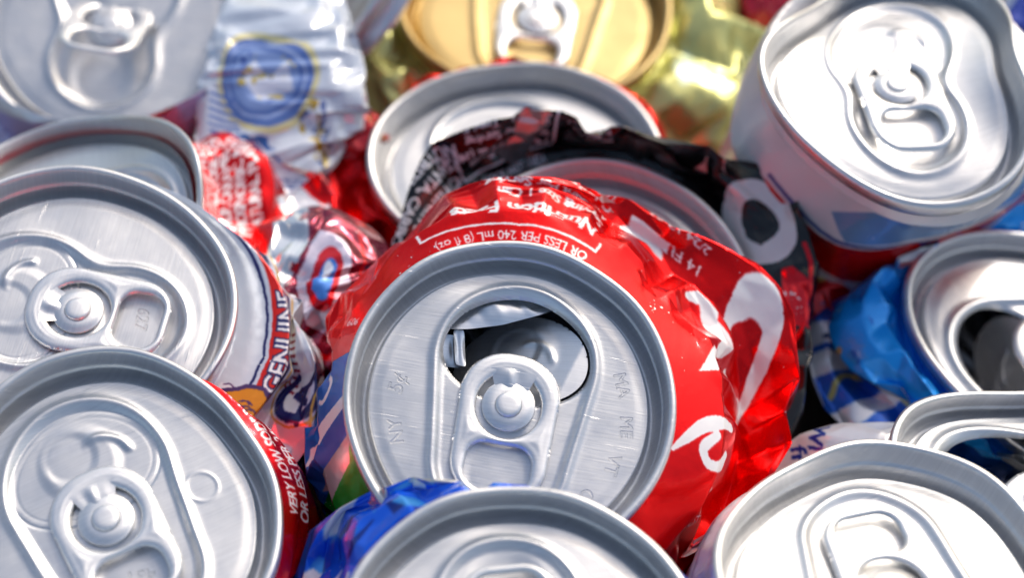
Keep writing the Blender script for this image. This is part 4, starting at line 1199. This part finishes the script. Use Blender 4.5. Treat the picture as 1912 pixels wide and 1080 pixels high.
for k, (style, op, res, lift, label) in SPEC.items():
    C, harm, scale = LIDS[k]
    lid = Lid(C, harm, TURN[k], scale)
    can = empty('drink_can', (C[0] * MM, C[1] * MM, 0))
    tag(can, label, 'can', 'crushed drink cans lying on the boards')
    lm = gold_metal if k == 'gold' else (metal_mat('stamped_lid_aluminium', ALU, .38, stamp=stamp(STAMPS[k])) if k in STAMPS else base_metal)
    lo = make_lid(can, lid, lm, style, op, res)
    if k not in ('wh', 'black'):
        make_tab(lo, lid, tab_metal, lift=lift, cell=.25 if res > .8 else .42, seed=len(k) + ord(k[0]))
    if op:
        make_tear_panel(lo, lid, tab_metal, **(TEAR.get(k, {})))
    if k == 'red':
        make_folded_wall(can, lid, inner_metal)
    A, h = ARTS[k]
    mt = print_mat('printed_can_wall', A.image('can_print'), **({'coat': .1} if k == 'black' else {'coat': .18, 'rough': .25}))
    crumpled_body(can, lid, None if k == 'wh' else RINGS[k], mt, h, **BODY[k])

for k, (label, kw) in BSPEC.items():
    path, hw, hh = BLOBS[k]
    c = np.mean(np.array(path), 0)
    can = empty('crushed_can', (c[0] * MM, c[1] * MM, 0))
    tag(can, label, 'can', 'cans crushed flat between the others')
    A, h = ARTS[k]
    crumpled_blob(can, path, hw, hh, print_mat('printed_can_wall', A.image('can_print')), h, **kw)

# a splinter of pale wood on the boards under the opened red can
V = [(0, 0, 0), (9, 2, 0), (11, 4.5, 0), (2, 4, 0), (.5, .3, 1.2), (8.5, 2.2, 1.6), (10.4, 4.2, 1.1), (2.2, 3.7, 1.4)]
V = [(x + 29, y - 20, z - 21.9) for x, y, z in V]
m, N, K, b = new_mat('fresh_wood')
n1 = N.new('ShaderNodeTexNoise'); n1.inputs['Scale'].default_value = 600
cr = N.new('ShaderNodeValToRGB'); cr.color_ramp.elements[0].color = (.42, .26, .14, 1); cr.color_ramp.elements[1].color = (.62, .44, .28, 1)
K.new(n1.outputs[0], cr.inputs[0]); K.new(cr.outputs[0], b.inputs['Base Color']); b.inputs['Roughness'].default_value = .7
w = mesh_obj('wood_chip', V, [(3, 2, 1, 0), (4, 5, 6, 7), (0, 1, 5, 4), (1, 2, 6, 5), (2, 3, 7, 6), (3, 0, 4, 7)], m, smooth=False)
tag(w, 'small pale tan wood chip on the boards below the opened red can', 'wood chip')
